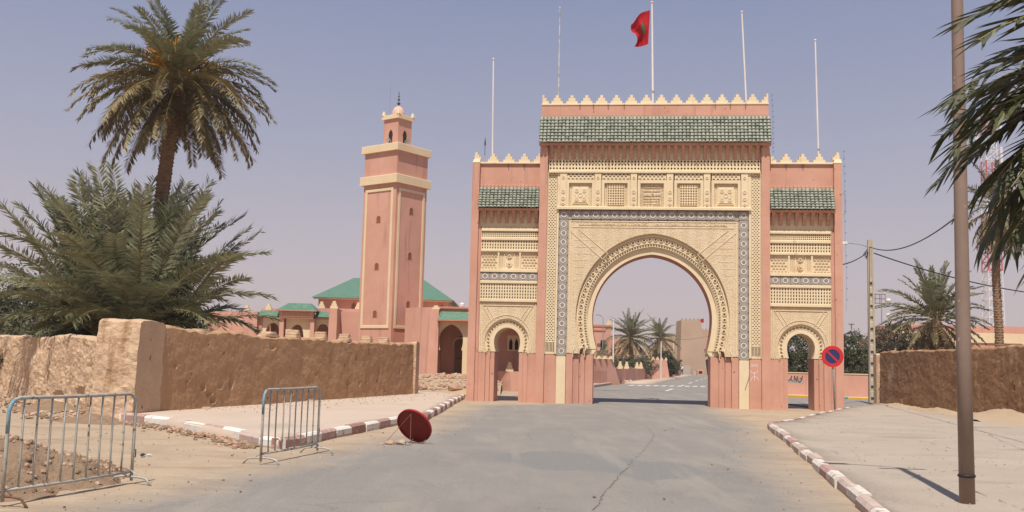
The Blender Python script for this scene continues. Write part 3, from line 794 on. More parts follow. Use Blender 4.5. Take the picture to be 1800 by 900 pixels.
# --- piers below the arch: stepped pink flutes, cream stripe, column bases
for s in (-1, 1):
    b = MB()
    for k, (xa, xb, y) in enumerate(((2.32, 2.64, .285), (2.65, 2.87, .20), (2.88, 3.11, .12), (3.12, 3.385, .01))):
        x0, x1 = sorted((s * xa, s * xb)); b.box(x0, x1, y, .5 + .003 * k, -.1, 1.98 - .003 * k, bev=.012)
    for xa in (2.645, 2.875, 3.115):
        x0, x1 = sorted((s * (xa - .006), s * (xa + .006))); b.box(x0, x1, .3, .52, -.1, 1.97)
    x0, x1 = sorted((s * 3.79, s * 4.25)); b.box(x0, x1, -.05, .1, -.1, 1.93)
    b.build('pier', PINK, gate)
    b = MB(); x0, x1 = sorted((s * 3.40, s * 3.78)); b.box(x0, x1, -.03, .1, -.1, 1.955, bev=.01); b.build('pier_stripe', CREAM, gate)
    for xa, y in ((2.66, .14), (2.88, .08), (3.12, .0)):
        p = [(s * (xa - .14), y + .06, 2.26), (s * (xa - .06), y, 2.24), (s * (xa - .02), y - .02, 2.12), (s * xa, y, 2.0), (s * xa, y + .03, 1.86)]
        p2 = [(q[0] + s * .055, q[1] + .03, q[2]) for q in p[:4]]               # curled ends of the mouldings
        for pts_, r_ in ((p, .024), (p2, .018)): b = MB(); b.tube(pts_, r_, 6); b.build('moulding_curl', CREAM, gate)

# --- outer pilasters
for s in (-1, 1):
    b = MB(); x0, x1 = sorted((s * 4.255, s * 4.575)); b.box(x0, x1, -.20, TH + .05, -.1, 10.34, bev=.02)
    b.box(x0 + .04, x1 - .04, -.19, TH, 10.34, 10.42, bev=.03); b.build('pilaster', PINK, gate)
    b = MB(); x0, x1 = sorted((s * 7.06, s * 7.36)); b.box(x0, x1, -.12, TH + .15, -.1, 9.72, bev=.02); b.build('pilaster', PINK, gate)
    b = MB(); b.frustum([(x0 - .01, -.13, 9.72), (x1 + .01, -.13, 9.72), (x1 + .01, .2, 9.72), (x0 - .01, .2, 9.72)],
                        [(x0 + .05, -.06, 9.88), (x1 - .02, -.06, 9.88), (x1 - .02, .14, 9.88), (x0 + .05, .14, 9.88)]); b.build('pilaster_cap', CREAM, gate)

# --- zellige bands, one tile after another
def zellige_meshes(w, h):
    def base(mb):
        mb.box(-w / 2 + .004, w / 2 - .004, -.025, 0, -h / 2 + .004, h / 2 - .004, 0, bev=.006)
        mb.box(-w * .40, w * .40, -.030, -.024, -h / 2 + .012, -h / 2 + .075, 1); mb.box(-w * .40, w * .40, -.0302, -.024, h / 2 - .075, h / 2 - .012, 1)
        for s in (-1, 1):
            mb.box(s * w * .47 - .016, s * w * .47 + .016, -.032, -.024, -.05 - h * .38, .0 - h * .38, 4)
            mb.box(s * w * .36 - .008, s * w * .36 + .008, -.0295, -.024, -h * .25, h * .25, 1)
    full = MB(); base(full); r = .112
    full.ring(0, 0, r - .032, r, -.040, -.024, 18, 2); full.disc(0, 0, r - .030, -.0285, 14, 0); full.disc(0, 0, .052, -.036, 10, 3)
    half = MB(); base(half); half.ring(.02, 0, r - .032, r, -.040, -.024, 12, 2, -1.4, 1.4); half.disc(0.05, 0, .035, -.036, 8, 0)
    mats = [ZGREY, ZGREY2, ZWHITE, ZBROWN, ZDARK]
    return full.mesh('zellige_tile', mats), half.mesh('zellige_tile', mats)
zv, zhalf = zellige_meshes(.36, .385)
def zband(poly_boxes):
    mb = MB()
    for bx in poly_boxes: mb.box(*bx)
    return mb.build('zellige_band', ZGREY2, gate)
for s in (-1, 1):
    x = s * 3.575
    zb = zband([(x - .19, x + .19, -.012, .07, 1.96, 7.40)])
    for k in range(15): link('zellige_tile', zv, zb, loc=(x, -.012, 7.20 - .3655 * k))
zb = zband([(-3.80, 3.80, -.014, .05, 7.395, 7.775)])
nT = 19; p_ = .3815
for k in range(nT):
    o = link('zellige_tile', zv, zb, loc=(-3.433 + p_ * k, -.014, 7.585)); o.rotation_euler = (0, R(90), 0); o.scale = (.98, 1, 1.)
    if k == 0 or k == nT - 1: o.location.x += -.14 if k == 0 else .14

# --- side lattices with slots below
for s in (-1, 1):
    x0, x1 = sorted((s * 3.875, s * 4.215)); b = MB()
    screen(b, x0, x1, 2.46, 9.30, -.05, 3, 96, 'diamond', .2, True)
    b.build('lattice_screen', CREAM, gate)
    b = MB()
    b.box(x0, x1, -.05, .05, 1.95, 2.04); b.box(x0, x1, -.055, .05, 2.42, 2.46)
    for k in range(7): xx = x0 + (x1 - x0) * k / 6; b.box(max(x0, xx - .014), min(x1, xx + .014), -.048, .05, 2.0, 2.44)
    b.build('slotted_foot', CREAM, gate)
    b = MB(); x0, x1 = sorted((s * 3.745, s * 3.86)); b.box(x0, x1, -.083, .06, 7.90, 9.31); x0, x1 = sorted((s * 3.775, s * 3.86)); b.box(x0, x1, -.085, .05, 1.96, 7.93, bev=.012)
    x0, x1 = sorted((s * 4.222, s * 4.253)); b.box(x0, x1, -.085, .05, 1.95, 9.32, bev=.008); b.build('frame_strip', CREAM, gate)
# --- band of panels
b = MB()
b.box(-3.86, 3.86, -.17, .04, 7.80, 7.915, bev=.02)                         # ledge over the tiles
b.box(-4.22, 4.22, -.16, .04, 9.30, 9.40, bev=.02)                          # ledge over the panels
b.build('ledge', CREAM, gate)
b = MB()
screen(b, -4.22, 4.22, 9.42, 9.86, -.06, 64, 3, 'diamond', .2, False); b.build('lattice_screen', CREAM, gate)
PIT = 1.436
for k in range(6):                                                          # six little pilasters with rosettes
    x = (-3.615, -2.215, -.775, .665, 2.13, 3.60)[k]
    b = MB(); b.box(x - .135, x + .135, -.13, .04, 7.92, 9.30, bev=.015)
    b.box(x - .105, x + .105, -.138, -.128, 8.0, 9.1)
    for z, r_ in ((9.10, .055), (8.52, .075), (8.24, .075), (8.02, .05)):
        b.ring(x, z, r_ - .022, r_, -.16, -.137, 12)
        if r_ > .06: b.disc(x, z, .03, -.150, 8)
    for dx in (-.12, .12): b.box(x + dx - .012, x + dx + .012, -.142, -.12, 7.95, 9.2)
    b.build('panel_pilaster', CREAM, gate)
for k in range(5):
    x = (-2.92, -1.49, -.045, 1.41, 2.875)[k]; hw = .465
    b = MB(); x0, x1 = x - .575, x + .575
    b.box(x0, x - hw, -.11, .03, 7.92, 9.0, bev=.012); b.box(x + hw, x1, -.11, .03, 7.92, 9.0, bev=.012)
    b.box(x - hw, x + hw, -.108, .03, 8.885, 9.0, bev=.01)
    for s in (-1, 1):
        b.box(x + s * .535 - .006, x + s * .535 + .006, -.118, -.1, 7.95, 8.98)
    b.build('panel_frame', CREAM, gate)
    b = MB(); screen(b, x0 + .02, x1 - .02, 9.01, 9.29, -.10, 7, 3, 'wide', .3, True); b.build('openwork_grille', CREAM, gate)
    b = MB(); b.box(x - hw, x + hw, -.0, .03, 7.92, 8.885)
    nb = 15
    for i in range(nb):
        zz = 7.97 + .88 * i / nb
        for dx in (-.44, -.385, .385, .44): b.box(x + dx - .014, x + dx + .014, -.03, 0, zz, zz + .035)
        xx = x - .36 + .72 * i / nb
        for zc in (7.945, 8.85): b.box(xx, xx + .026, -.03, 0, zc - .015, zc + .015)
    if k in (0, 4):
        b.box(x - .33, x + .33, -.035, 0, 8.04, 8.76, bev=.015); b.box(x - .27, x + .27, -.028 - .03, -.03, 8.10, 8.70, bev=.01)
        for dx in (-.15, .15):
            for dz in (-.17, .17): b.ring(x + dx, 8.40 + dz, .05, .08, -.08, -.057, 12); b.disc(x + dx, 8.4 + dz, .03, -.07, 8)
        b.ring(x, 8.40, .065, .10, -.078, -.057, 8)
        for i in range(14):
            xx = x + (-.235 if i % 2 else .185) + (i // 2 % 3) * .018; b.box(xx, xx + .010, -.072, -.05, 8.33 + (i // 6) * .05, 8.37 + (i // 6) * .05)
    elif k in (1, 3):
        screen(b, x - .345, x + .345, 8.0, 8.83, -.065, 7, 8, 'round', .062)
        for i in range(0):
            for j in range(8):
                px_, pz_ = x - .30 + .6 * i / 6, 8.05 + .72 * j / 7
                b.ring(px_, pz_, .022, .042, -.03, 0, 8)
                if i < 6 and j < 7: b.box(px_ + .042, px_ + .058, -.022, 0, pz_ + .042, pz_ + .06)
    else:
        for z0, h_ in ((8.68, .10), (8.54, .10), (8.36, .12), (8.25, .07), (8.14, .09), (8.03, .08), (7.96, .06)): scrawl(b, x - .34, x + .34, z0, z0 + h_, 0, 10, rr, .016, .03)
        b.ring(x + .03, 8.47, .02, .045, -.035, 0, 10)
    b.build('carved_panel', STUCCO2 if k == 2 else CREAM, gate)

# --- eaves: corbels, fascia, tiled roofs
def corbels(x0, x1, n, z0, z1, yb, parent, proj, m=PINKD):
    mb = MB(); w = (x1 - x0) / n * .21
    pr = [(yb, z0), (yb - .07, z0), (yb - .09, z0 + (z1 - z0) * .38), (yb - proj * .40, z0 + (z1 - z0) * .42), (yb - proj * .45, z0 + (z1 - z0) * .78), (yb - proj * .8, z0 + (z1 - z0) * .82), (yb - proj * .8, z1), (yb, z1)]
    L = [(-w, y, z) for y, z in pr]; Q = [(w, y, z) for y, z in pr]
    mb.face(L); mb.face(list(reversed(Q)))
    for i in range(len(pr)):
        j = (i + 1) % len(pr); mb.face([L[j], L[i], Q[i], Q[j]])
    me = mb.mesh('corbel', [m])
    for i in range(n): link('corbel', me, parent, loc=(x0 + (x1 - x0) * (i + .5) / n, 0, 0))

def barrel_roof(name, x0, x1, yt, zt, yb, zb, cols, rows, parent, seed):
    rr = random.Random(seed); mb = MB(); pit = (x1 - x0) / cols; r = pit * .50
    dn = Vector((0, yb - yt, zb - zt)); L = dn.length; dn /= L; nrm = Vector((0, -dn.z, dn.y)) if dn.y > 0 else Vector((0, dn.z, -dn.y))
    if nrm.z < 0: nrm = -nrm
    tl = L / rows
    mb.face([(x0, yt, zt), (x1, yt, zt), (x1, yb, zb), (x0, yb, zb)], 3)
    for j in range(rows):
        for i in range(cols):
            cx = x0 + pit * (i + .5) + rr.uniform(-.006, .006); m = rr.choices((0, 1, 2), (6, 1.6, 2.0))[0]
            p0 = Vector((cx, yt, zt)) + dn * (tl * j - .01); p1 = Vector((cx, yt, zt)) + dn * (tl * (j + 1) + .022 + rr.uniform(-.008, .008))
            lift = .034 + rr.uniform(0, .012); N = 6; a = []; c = []
            for q in range(N + 1):
                t = math.pi * q / N; ox, on = -math.cos(t), math.sin(t)
                a.append(p0 + Vector((ox * r * .86, 0, 0)) + nrm * (on * r * .80)); c.append(p1 + Vector((ox * r, 0, 0)) + nrm * (on * r * .95 + lift))
            for q in range(N): mb.face([a[q], c[q], c[q + 1], a[q + 1]], m)
            cin = [p1 + (v - p1) * .78 - dn * .004 for v in c]
            for q in range(N): mb.face([c[q], cin[q], cin[q + 1], c[q + 1]], m)
            mb.face([v - dn * .05 for v in cin], 3)
    o = mb.build(name, [T1, T2, T3, CLAY], parent)
    o['kind'] = 'stuff'
    return o
# main roof
b = MB(); b.box(-4.62, 4.62, -.35, .0, 10.40, 10.50)
b.build('fascia', PINK, gate)
barrel_roof('roof_tiles', -4.62, 4.62, -.05, 11.62, -.40, 10.50, 61, 8, gate, 1)
b = MB()
for i in range(61):
    x = -4.62 + 9.24 * (i + .5) / 61; b.ring(x, 11.64, .0, .052, -.075, -.02, 6, 0, 0, math.pi)
b.build('roof_flashing', PINKD, gate)
b = MB(); b.box(-4.24, 4.24, -.025, .05, 9.87, 10.44); b.build('corbel_wall', CREAM, gate)
corbels(-4.25, 4.25, 29, 9.88, 10.40, -.02, gate, .36, PINK)
b = MB()
for i in range(29):
    x = -4.25 + 8.5 * (i + 1.0) / 29
    if i < 28: b.ring(x, 9.875, .0, .075, -.055, -.03, 8, 0, 0, math.pi)
b.build('scallop_row', CREAM, gate)
# parapet and merlons
b = MB(); b.box(-4.57, 4.57, -.045, .32, 12.13, 12.20, bev=.01); b.build('parapet_coping', CREAM, gate)
def merlon_mesh(w, h, th, half=0, steps=3):
    hw = [w / 2 * f for f in (1, .62, .27)]; pts = []
    for i, x in enumerate(hw): z0, z1 = h * i / steps, h * (i + 1) / steps; pts += [(x, z0), (x, z1)]
    L = [(-x, z) for x, z in reversed(pts)]
    poly = pts + L
    if half > 0: poly = [(0, 0)] + pts + [(0, h)]
    if half < 0: poly = [(0, h)] + L + [(0, 0)]
    mb = MB(); mb.plate(poly, 0, th); return mb.mesh('merlon', [CREAM])
mm, mr_, ml_ = merlon_mesh(.46, .36, .2), merlon_mesh(.52, .38, .2, 1), merlon_mesh(.52, .38, .2, -1)
for k in range(16):
    x = -4.55 + 9.1 / 15 * k; me = mr_ if k == 0 else ml_ if k == 15 else mm
    link('merlon', me, gate, loc=(x, .02 + rr.uniform(-.01, .01), 12.20))
mt, mtr, mtl = merlon_mesh(.46, .36, .2), merlon_mesh(.52, .38, .2, 1), merlon_mesh(.52, .38, .2, -1)
for s in (-1, 1):
    for k in range(4):
        x = s * (4.60 + .645 * k + (.0 if k else .0)); me = mt if k else (mtl if s < 0 else mtr)
        link('merlon', me, gate, loc=(x, .05, 9.76))
    mb = MB(); x0, x1 = sorted((s * 7.03, s * 7.30))
    mb.box(x0, x1, -.02, .2, 9.86, 9.98); mb.box(x0 + (.08 if s > 0 else 0), x1 - (.08 if s < 0 else 0), -.015, .19, 9.98, 10.07); mb.box(x0 + (.15 if s > 0 else 0.02), x1 - (.15 if s < 0 else 0.02), -.01, .18, 10.07, 10.17)
    mb.build('merlon', CREAM, gate)

# --- side bays
for s in (-1, 1):
    SB = dict(cx=0, zc=2.43, r=.53, e=.02, ws=.465, zs=2.0)
    def mir(pts): return [(s * 5.79 + x, z) for x, z in pts]
    xa, xb = sorted((s * 4.57, s * 7.08)); fx0, fx1 = sorted((s * 4.60, s * 6.93))
    inn = mir(arch_pts(**SB))
    b = MB(); fill_to_rect(b, inn, xa, xb, 2.0, 7.2, TH)
    for e0, e1 in ((4.57, 5.29), (6.30, 7.08)):
        x0, x1 = sorted((s * e0, s * e1)); b.box(x0, x1, .20, TH, -.1, 2.0)
    x0, x1 = sorted((s * 6.93, s * 7.08)); b.box(x0, x1, .0, .3, -.1, 7.0)
    b.box(xa, xb, .08, TH - .003, 7.0, 9.70)
    b.box(xa, xb, .21, TH - .004, 4.02, 7.01)
    b.build('wall', PINK, gate)
    b = MB(); strip(b, inn, .14, inn, TH, n=48); b.build('arch_soffit', CREAM, gate)
    b = MB(); fill_to_rect(b, mir(arch_pts(d=.36, **SB)), fx0, fx1, 1.96, 4.04, .04); b.build('carved_field', STUCCO, gate)
    b = MB(); A2 = lambda d: mir(arch_pts(d=d, **SB))
    for (d0, y0), (d1, y1) in (((0, .2), (0, .14)), ((0, .14), (.17, .14)), ((.17, .14), (.17, .19)), ((.30, .18), (.30, .10)), ((.30, .10), (.36, .10)), ((.36, .10), (.36, .04))): strip(b, A2(d0), y0, A2(d1), y1, n=48)
    b.build('archivolt', CREAM, gate)
    pmx = polar_map(SB, .17, .30, .13, 0)
    b = MB(); lattice(b, lambda u, v, d: (s * 5.79 + pmx(u, v, d)[0], pmx(u, v, d)[1], pmx(u, v, d)[2]), 23, 1, 'round', .07); b.build('archivolt_bead_row', CREAM, gate)
    b = MB()
    rib(b, [(fx0 + .12, 2.0), (fx0 + .12, 3.86), (fx1 - .12, 3.86), (fx1 - .12, 2.0)], .012, .015, .04); rib(b, [(fx0 + .05, 2.0), (fx0 + .05, 3.95), (fx1 - .05, 3.95), (fx1 - .05, 2.0)], .01, .015, .04)
    for q in (-1, 1): rib(b, [(s * 5.79 + q * 1.02, 3.84), (s * 5.79 + q * .62, 3.2)], .009, .02, .04); rib(b, [(s * 5.79 + q * .86, 3.84), (s * 5.79 + q * .50, 3.26)], .009, .02, .04)
    rib(b, mir(arch_pts(d=.50, **SB)), .008, .022, .04)
    b.build('field_rib', CREAM, gate)
    b = MB()
    for e0, e1, y in ((4.58, 4.93, .05), (4.94, 5.12, .10), (5.13, 5.29, .15), (6.29, 6.46, .15), (6.47, 6.64, .10), (6.65, 6.94, .05)):
        x0, x1 = sorted((s * e0, s * e1)); b.box(x0, x1, y, .5, -.1, 1.965, bev=.012)
    b.build('pier', PINK, gate)
    for e in (5.0, 5.12, 6.46, 6.58):
        b = MB(); b.tube([(s * e, .10, 2.14), (s * e, .06, 2.06), (s * (e + .004), .06, 1.98), (s * e, .12, 1.80)], .013, 5); b.build('moulding_curl', CREAM, gate)
    # decorated storey
    b = MB()
    for z0, z1, y in ((6.90, 6.985, -.05), (6.53, 6.64, -.06), (6.06, 6.15, -.05), (5.22, 5.345, -.07), (4.765, 4.87, -.05), (4.02, 4.13, -.03)): b.box(fx0, fx1, y, .09, z0, z1, bev=.015)
    b.build('ledge', CREAM, gate)
    b = MB(); screen(b, fx0, fx1, 6.64, 6.895, -.0, 30, 3, 'square', .12); b.build('lattice_screen', CREAM, gate)
    b = MB(); screen(b, fx0, fx1, 6.155, 6.525, -.01, 22, 3, 'drop', .2); b.build('lattice_screen', CREAM, gate)
    b = MB(); screen(b, fx0, fx1, 4.135, 4.76, -.01, 22, 5, 'drop', .2); b.build('lattice_screen', CREAM, gate)
    b = MB()
    for i in range(24): b.ring(fx0 + (fx1 - fx0) * (i + .5) / 24, 6.98, 0, .05, -.03, .06, 8, 0, 0, math.pi)
    b.build('scallop_row', CREAM, gate)
    b = MB(); b.box(fx0, fx1, .05, .09, 5.345, 6.06)
    cx = (fx0 + fx1) / 2
    for e in (-1, 1):
        b.box(cx + e * .44 - .035, cx + e * .44 + .035, -.03, .06, 5.36, 6.05, bev=.01)
        b.box(cx + e * .20 - .012, cx + e * .20 + .012, .01, .06, 5.36, 6.05)
        for i in range(16):
            z = 5.39 + i * .041
            for dx in (.27, .31, .36): b.box(cx + e * dx - .011, cx + e * dx + .011, .025, .06, z, z + .022)
        for j in range(6):
            for i in range(5):
                px_ = cx + e * .56 + e * (.13 * i + (.065 if j % 2 else 0)); pz_ = 5.39 + .115 * j
                if abs(px_ - cx) < 1.14: b.ring(px_, pz_, .030, .052, .02, .055, 8, 0, 0, math.pi); b.ring(px_, pz_, .0, .014, .02, .055, 6)
    for z in (5.87, 5.53):
        b.ring(cx, z, .045, .078, .0, .055, 12)
        for q in range(8): t = q * math.pi / 4 + .2; b.box(cx + .115 * math.cos(t) - .013, cx + .115 * math.cos(t) + .013, .02, .055, z + .115 * math.sin(t) - .013, z + .115 * math.sin(t) + .013)
    b.build('carved_panel', CREAM, gate)
    zb = MB(); zb.box(fx0, fx1, .0, .09, 4.87, 5.22); zb = zb.build('zellige_band', ZGREY2, gate)
    for k in range(6):
        o = link('zellige_tile', zv, zb, loc=(fx0 + (fx1 - fx0) * (k + .5) / 6, .0, 5.045)); o.rotation_euler = (0, R(90), 0); o.scale = (.93, 1, 1.0)
    # eaves
    b = MB(); b.box(fx0 - .08, fx1 + .12, .06, .1, 7.0, 7.72); b.build('corbel_wall', CREAM, gate)
    corbels(fx0 - .04, fx1 + .06, 8, 7.24, 7.72, .06, gate, .40, PINK)
    b = MB(); x0, x1 = sorted((s * 4.58, s * 7.06)); b.box(x0, x1, -.33, .07, 7.72, 7.80); b.build('fascia', PINK, gate)
    barrel_roof('roof_tiles', x0, x1, -.0, 8.68, -.37, 7.82, 16, 8, gate, 5 + s)
    b = MB()
    for i in range(16): b.box(x0 + (x1 - x0) * (i + .5) / 16 - .045, x0 + (x1 - x0) * (i + .5) / 16 + .045, .02, .09, 8.68, 8.82, bev=.02)
    b.build('roof_flashing', PINK, gate)
    b = MB(); b.box(xa, xb, .0, .34, 9.70, 9.765, bev=.01); b.build('parapet_coping', CREAM, gate)
    b = MB()       # a rod standing by the corner post
    x0, x1 = sorted((s * 6.95, s * 7.0)); b.box(x0, x1, -.02, .03, 2.0, 7.05); b.build('corner_bead', PINK, gate)

# chalk sign on the right pier: the letter yaz under a smudged word
b = MB()
def stroke(pts, w, y=-.054):
    for (xa, za), (xb, zb_) in zip(pts, pts[1:]):
        dx, dz = xb - xa, zb_ - za; L = math.hypot(dx, dz) or 1; nx, nq = -dz / L * w, dx / L * w
        b.plate([(xa - nx, za - nq), (xb - nx, zb_ - nq), (xb + nx, zb_ + nq), (xa + nx, za + nq)], y, -.049)
cx, cz = 3.985, 1.28
stroke([(cx, cz - .16), (cx, cz + .17)], .012)
stroke([(cx - .20, cz + .24), (cx - .10, cz + .13), (cx, cz + .09), (cx + .09, cz + .13), (cx + .13, cz + .23)], .012, -.055)
stroke([(cx - .15, cz - .20), (cx - .09, cz - .06), (cx, cz - .02), (cx + .10, cz - .06), (cx + .17, cz - .17)], .012, -.0545)
for i, x in enumerate((cx - .11, cx - .01, cx + .09)):
    stroke([(x - .03, cz + .44), (x + .03, cz + .46), (x + .03, cz + .37), (x - .03, cz + .37), (x - .02, cz + .42)], .009, -.0535 - .0004 * i)
b.build('chalk_sign', CHALK, gate)
b = MB(); b.tube([(3.80, -.045, 1.9), (3.79, -.06, 1.5), (3.77, -.06, 1.2), (3.66, -.045, .85), (3.63, -.04, .72)], .007, 5); b.build('loose_cable', BRONZE, gate)

# rusty hooks below the merlons
b = MB()
for x in (-2.45, -1.85, -1.2, 2.45, 3.05, 3.65, -3.0): b.box(x - .012, x + .012, -.06, -.02, 11.98, 12.16)
for s in (-1, 1):
    for x in (5.25, 5.9): b.box(s * x - .012, s * x + .012, .03, .08, 9.52, 9.72)
b.build('wire_hook', RUST, gate)

def gate_pt(x, y, z):
    c, s = math.cos(GR), math.sin(GR); return (GX + c * x - s * y, GY + s * x + c * y, z)
# flagpoles standing on the gate
for (xb_, zb_, xt, zt, mat, lab, r_) in (
        (-6.67, 9.7, -6.745, 14.33, POLEW, 'bare white flagpole on the left wing of the gate', .035),
        (-3.94, 12.15, -3.965, 16.53, POLEG, 'bare weathered flagpole with flaking grey paint on the left end of the high parapet', .032),
        (-.015, 12.15, -.10, 16.72, POLEW, 'white flagpole carrying the red flag over the middle of the gate', .045),
        (3.79, 12.15, 3.60, 16.24, POLEW, 'bare white flagpole leaning left on the right end of the high parapet', .036),
        (6.655, 9.7, 6.553, 14.99, POLEW, 'bare white flagpole on the right wing of the gate', .036)):
    t = thing('flagpole', lab, 'flagpole', gate_pt(xb_, .8, zb_), GR, 'flagpoles standing on the gate')
    mb = MB(); mb.tube([(0, 0, 0), ((xt - xb_) * .5, 0, (zt - zb_) * .5), (xt - xb_, 0, zt - zb_)], [r_, r_ * .95, r_ * .8], 10); mb.build('pole', mat, t)
    mb = MB(); mb.lathe([(.0, -.02), (r_ * 1.5, .02), (r_ * 1.5, .05), (0, .09)], (xt - xb_, 0, zt - zb_), 10); mb.build('finial', mat, t)
    mb = MB(); mb.lathe([(r_ * 1.6, 0), (r_ * 1.6, .10), (r_ * 1.1, .13)], n=10); mb.build('base_socket', GREYM, t)
    if abs(xb_) < 1 or xb_ > 6: mb = MB(); mb.lathe([(r_ * 1.3, .72), (r_ * 1.5, .75), (r_ * 1.3, .80)], n=10); mb.build('collar', GREYM, t)
# the flag
def flag_pt(u, v, off=0.):
    """u along the fly, v down the hoist"""
    top = Vector((-.175 - .78 * u, 0, 16.40 - .44 * u + .10 * math.sin(u * 5)))
    bot = Vector((-.235 - .55 * u + .0 * v, 0, 14.97 - .20 * u - .06 * math.sin(u * 6)))
    p = top.lerp(bot, v); p.x += .10 * u * math.sin(v * math.pi) * (1.0 if v > .35 else .4) - .08 * u * math.sin(v * 2.2 * math.pi) * .8
    p.y = .8 + .16 * math.sin(u * 8 + v * 2.5) * (.3 + u) + .10 * u * math.sin(v * 9) + off
    return p
mb = MB(); NU, NV = 22, 20
for i in range(NU):
    for j in range(NV): mb.face([flag_pt(i / NU, j / NV), flag_pt((i + 1) / NU, j / NV), flag_pt((i + 1) / NU, (j + 1) / NV), flag_pt(i / NU, (j + 1) / NV)])
fl = mb.build('flag', FLAGR, smooth=True); fl.location = (GX, GY, 0); fl.rotation_euler = (0, 0, GR)
tag(fl, 'red flag with a green star flying from the middle flagpole', 'flag')
for sg in (-1, 1):
    mb = MB(); st = [(.44 + .17 * math.sin(2 * math.pi * k * 2 / 5), .50 - .20 * math.cos(2 * math.pi * k * 2 / 5)) for k in range(6)]
    for (ua, va), (ub, vb) in zip(st, st[1:]):
        for q in range(8):
            a, c = q / 8, (q + 1) / 8; w_ = .022
            P_ = lambda t, e: flag_pt(ua + (ub - ua) * t + e * (vb - va) / .38, va + (vb - va) * t - e * (ub - ua) / .38, sg * .012)
            mb.face([P_(a, -w_), P_(c, -w_), P_(c, w_), P_(a, w_)])
    mb.build('star', FLAGG, fl)
# strings of small bulbs down the gate's right edges, rod bracket
for (pts, lab) in (([(4.66, -.1, 12.5), (4.70, -.1, 11.6), (4.71, -.1, 10.7), (4.70, -.1, 10.0)], 'string of small dark bulbs down the right end of the high parapet'),
                   ([(7.44, -.05, 10.2), (7.47, -.05, 9.0), (7.46, -.05, 7.4), (7.50, -.05, 5.6), (7.49, -.05, 3.9)], 'string of small dark bulbs hanging down the right edge of the gate')):
    mb = MB(); mb.tube(pts, .003, 4)
    for (a, c) in zip(pts, pts[1:]):
        for q in range(4):
            t = q / 4; p = [a[i] + (c[i] - a[i]) * t for i in range(3)]; mb.lathe([(.0, -.03), (.014, -.015), (.012, .012), (.006, .025)], (p[0] + .03, p[1], p[2]), 6)
    o = mb.build('light_string', BRONZE); o.location = (GX, GY, 0); o.rotation_euler = (0, 0, GR); tag(o, lab, 'light string', 'bulb strings on the gate')
mb = MB(); mb.tube([(7.36, 0, 8.55), (7.50, 0, 8.5), (7.52, 0, 8.2), (7.52, 0, 7.75), (7.36, 0, 7.65)], .012, 6); mb.build('bracket_hoop', GREYM, gate)
# ------------------------------------------------------------------ minaret, mosque, houses, walls
def wb(mb, name, mats, t, smooth=False, kind=None):
    """build a part given in world coordinates under a thing that is not rotated"""
    return mb.build(name, mats, t, smooth, kind, loc=-Vector(t.location))
S = 3.25
mn = thing('minaret', 'tall square pink minaret with cream frames and a small domed lantern', 'minaret', (-8.68, 72.3, .4), R(53.1))
h = S / 2; g0 = -.4
b = MB(); b.box(-h, h, -h, h, g0 + .2, 13.7); b.box(-h * 1.0, h * 1.0, -h, h, 13.7, 16.1, bev=.02); b.build('shaft', PINK2, mn)
for z0, z1, o_ in ((13.72, 14.34, .22), (16.08, 16.62, .19)):
    b = MB(); b.box(-h - o_, h + o_, -h - o_, h + o_, z0, z1, bev=.03); b.build('cornice', CREAM2, mn)
for face in (0, 1):
    b = MB(); y = -h - .06; lo, hi = -h + .24, h - .24
    b.box(lo, hi, y, -h + .01, 3.35, 3.55, bev=.02); b.box(lo, hi, y, -h + .01, 13.2, 13.4, bev=.02)
    b.box(lo, lo + .2, y + .003, -h + .01, 3.54, 13.21, bev=.02); b.box(hi - .2, hi, y + .003, -h + .01, 3.54, 13.21, bev=.02)
    o = b.build('frame', CREAM2, mn)
    if face: o.rotation_euler = (0, 0, R(-90))
    for z in ((11.6, 8.35, 4.85) if not face else (10.9, 7.5, 4.1)):
        b = MB(); yy = -h - .012
        pl = [(-.17, z), (.17, z)] + [(.17 * math.cos(math.pi * q / 8), z + .32 + .17 * math.sin(math.pi * q / 8)) for q in range(9)]
        b.plate(pl, yy, -h + .02)
        w = b.build('window', WOODD, mn)
        b2 = MB(); b2.box(-.22, -.17, yy - .02, -h + .01, z, z + .36); b2.box(.17, .21, yy - .02, -h + .01, z, z + .36); b2.ring(0, z + .33, .17, .21, yy - .02, -h + .01, 10, 0, 0, math.pi)
        b2.build('frame', PINKD, w)
        if face: w.rotation_euler = (0, 0, R(-90))
L = .72
b = MB(); b.box(-L, L, -L, L, 16.6, 18.72, bev=.01); b.build('lantern', PINK2, mn)
b = MB(); b.box(-L - .13, L + .13, -L - .13, L + .13, 18.72, 19.02, bev=.02)
for sx in (-1, 1):
    for sy in (-1, 1):
        q = L + .03; b.lathe([(.16, 0), (.13, .15), (.05, .34), (0, .36)], (sx * q, sy * q, 19.02), 6)
b.build('lantern_cornice', CREAM2, mn)
b = MB(); b.lathe([(.46, 0), (.48, .20), (.44, .46), (.31, .70), (.13, .83), (0, .87)], (0, 0, 19.0), 18); b.build('dome', DOMEP, mn, smooth=True)
b = MB(); b.tube([(0, 0, 19.8), (0, 0, 20.95)], .022, 6)
for z, r_ in ((20.05, .12), (20.35, .09), (20.6, .065), (20.8, .04)): b.lathe([(0, -r_), (r_ * .8, -r_ * .6), (r_, 0), (r_ * .8, r_ * .6), (0, r_)], (0, 0, z), 10)
b.build('finial', BRONZE, mn, smooth=True)
for face in (0, 1):
    b = MB(); pl = [(-.17, 16.85), (.17, 16.85), (.17, 17.4), (.21, 17.5), (.16, 17.75), (0, 17.95), (-.16, 17.75), (-.21, 17.5), (-.17, 17.4)]
    b.plate(pl, -L - .012, -L + .02); w = b.build('window', DARK, mn)
    if face: w.rotation_euler = (0, 0, R(-90))
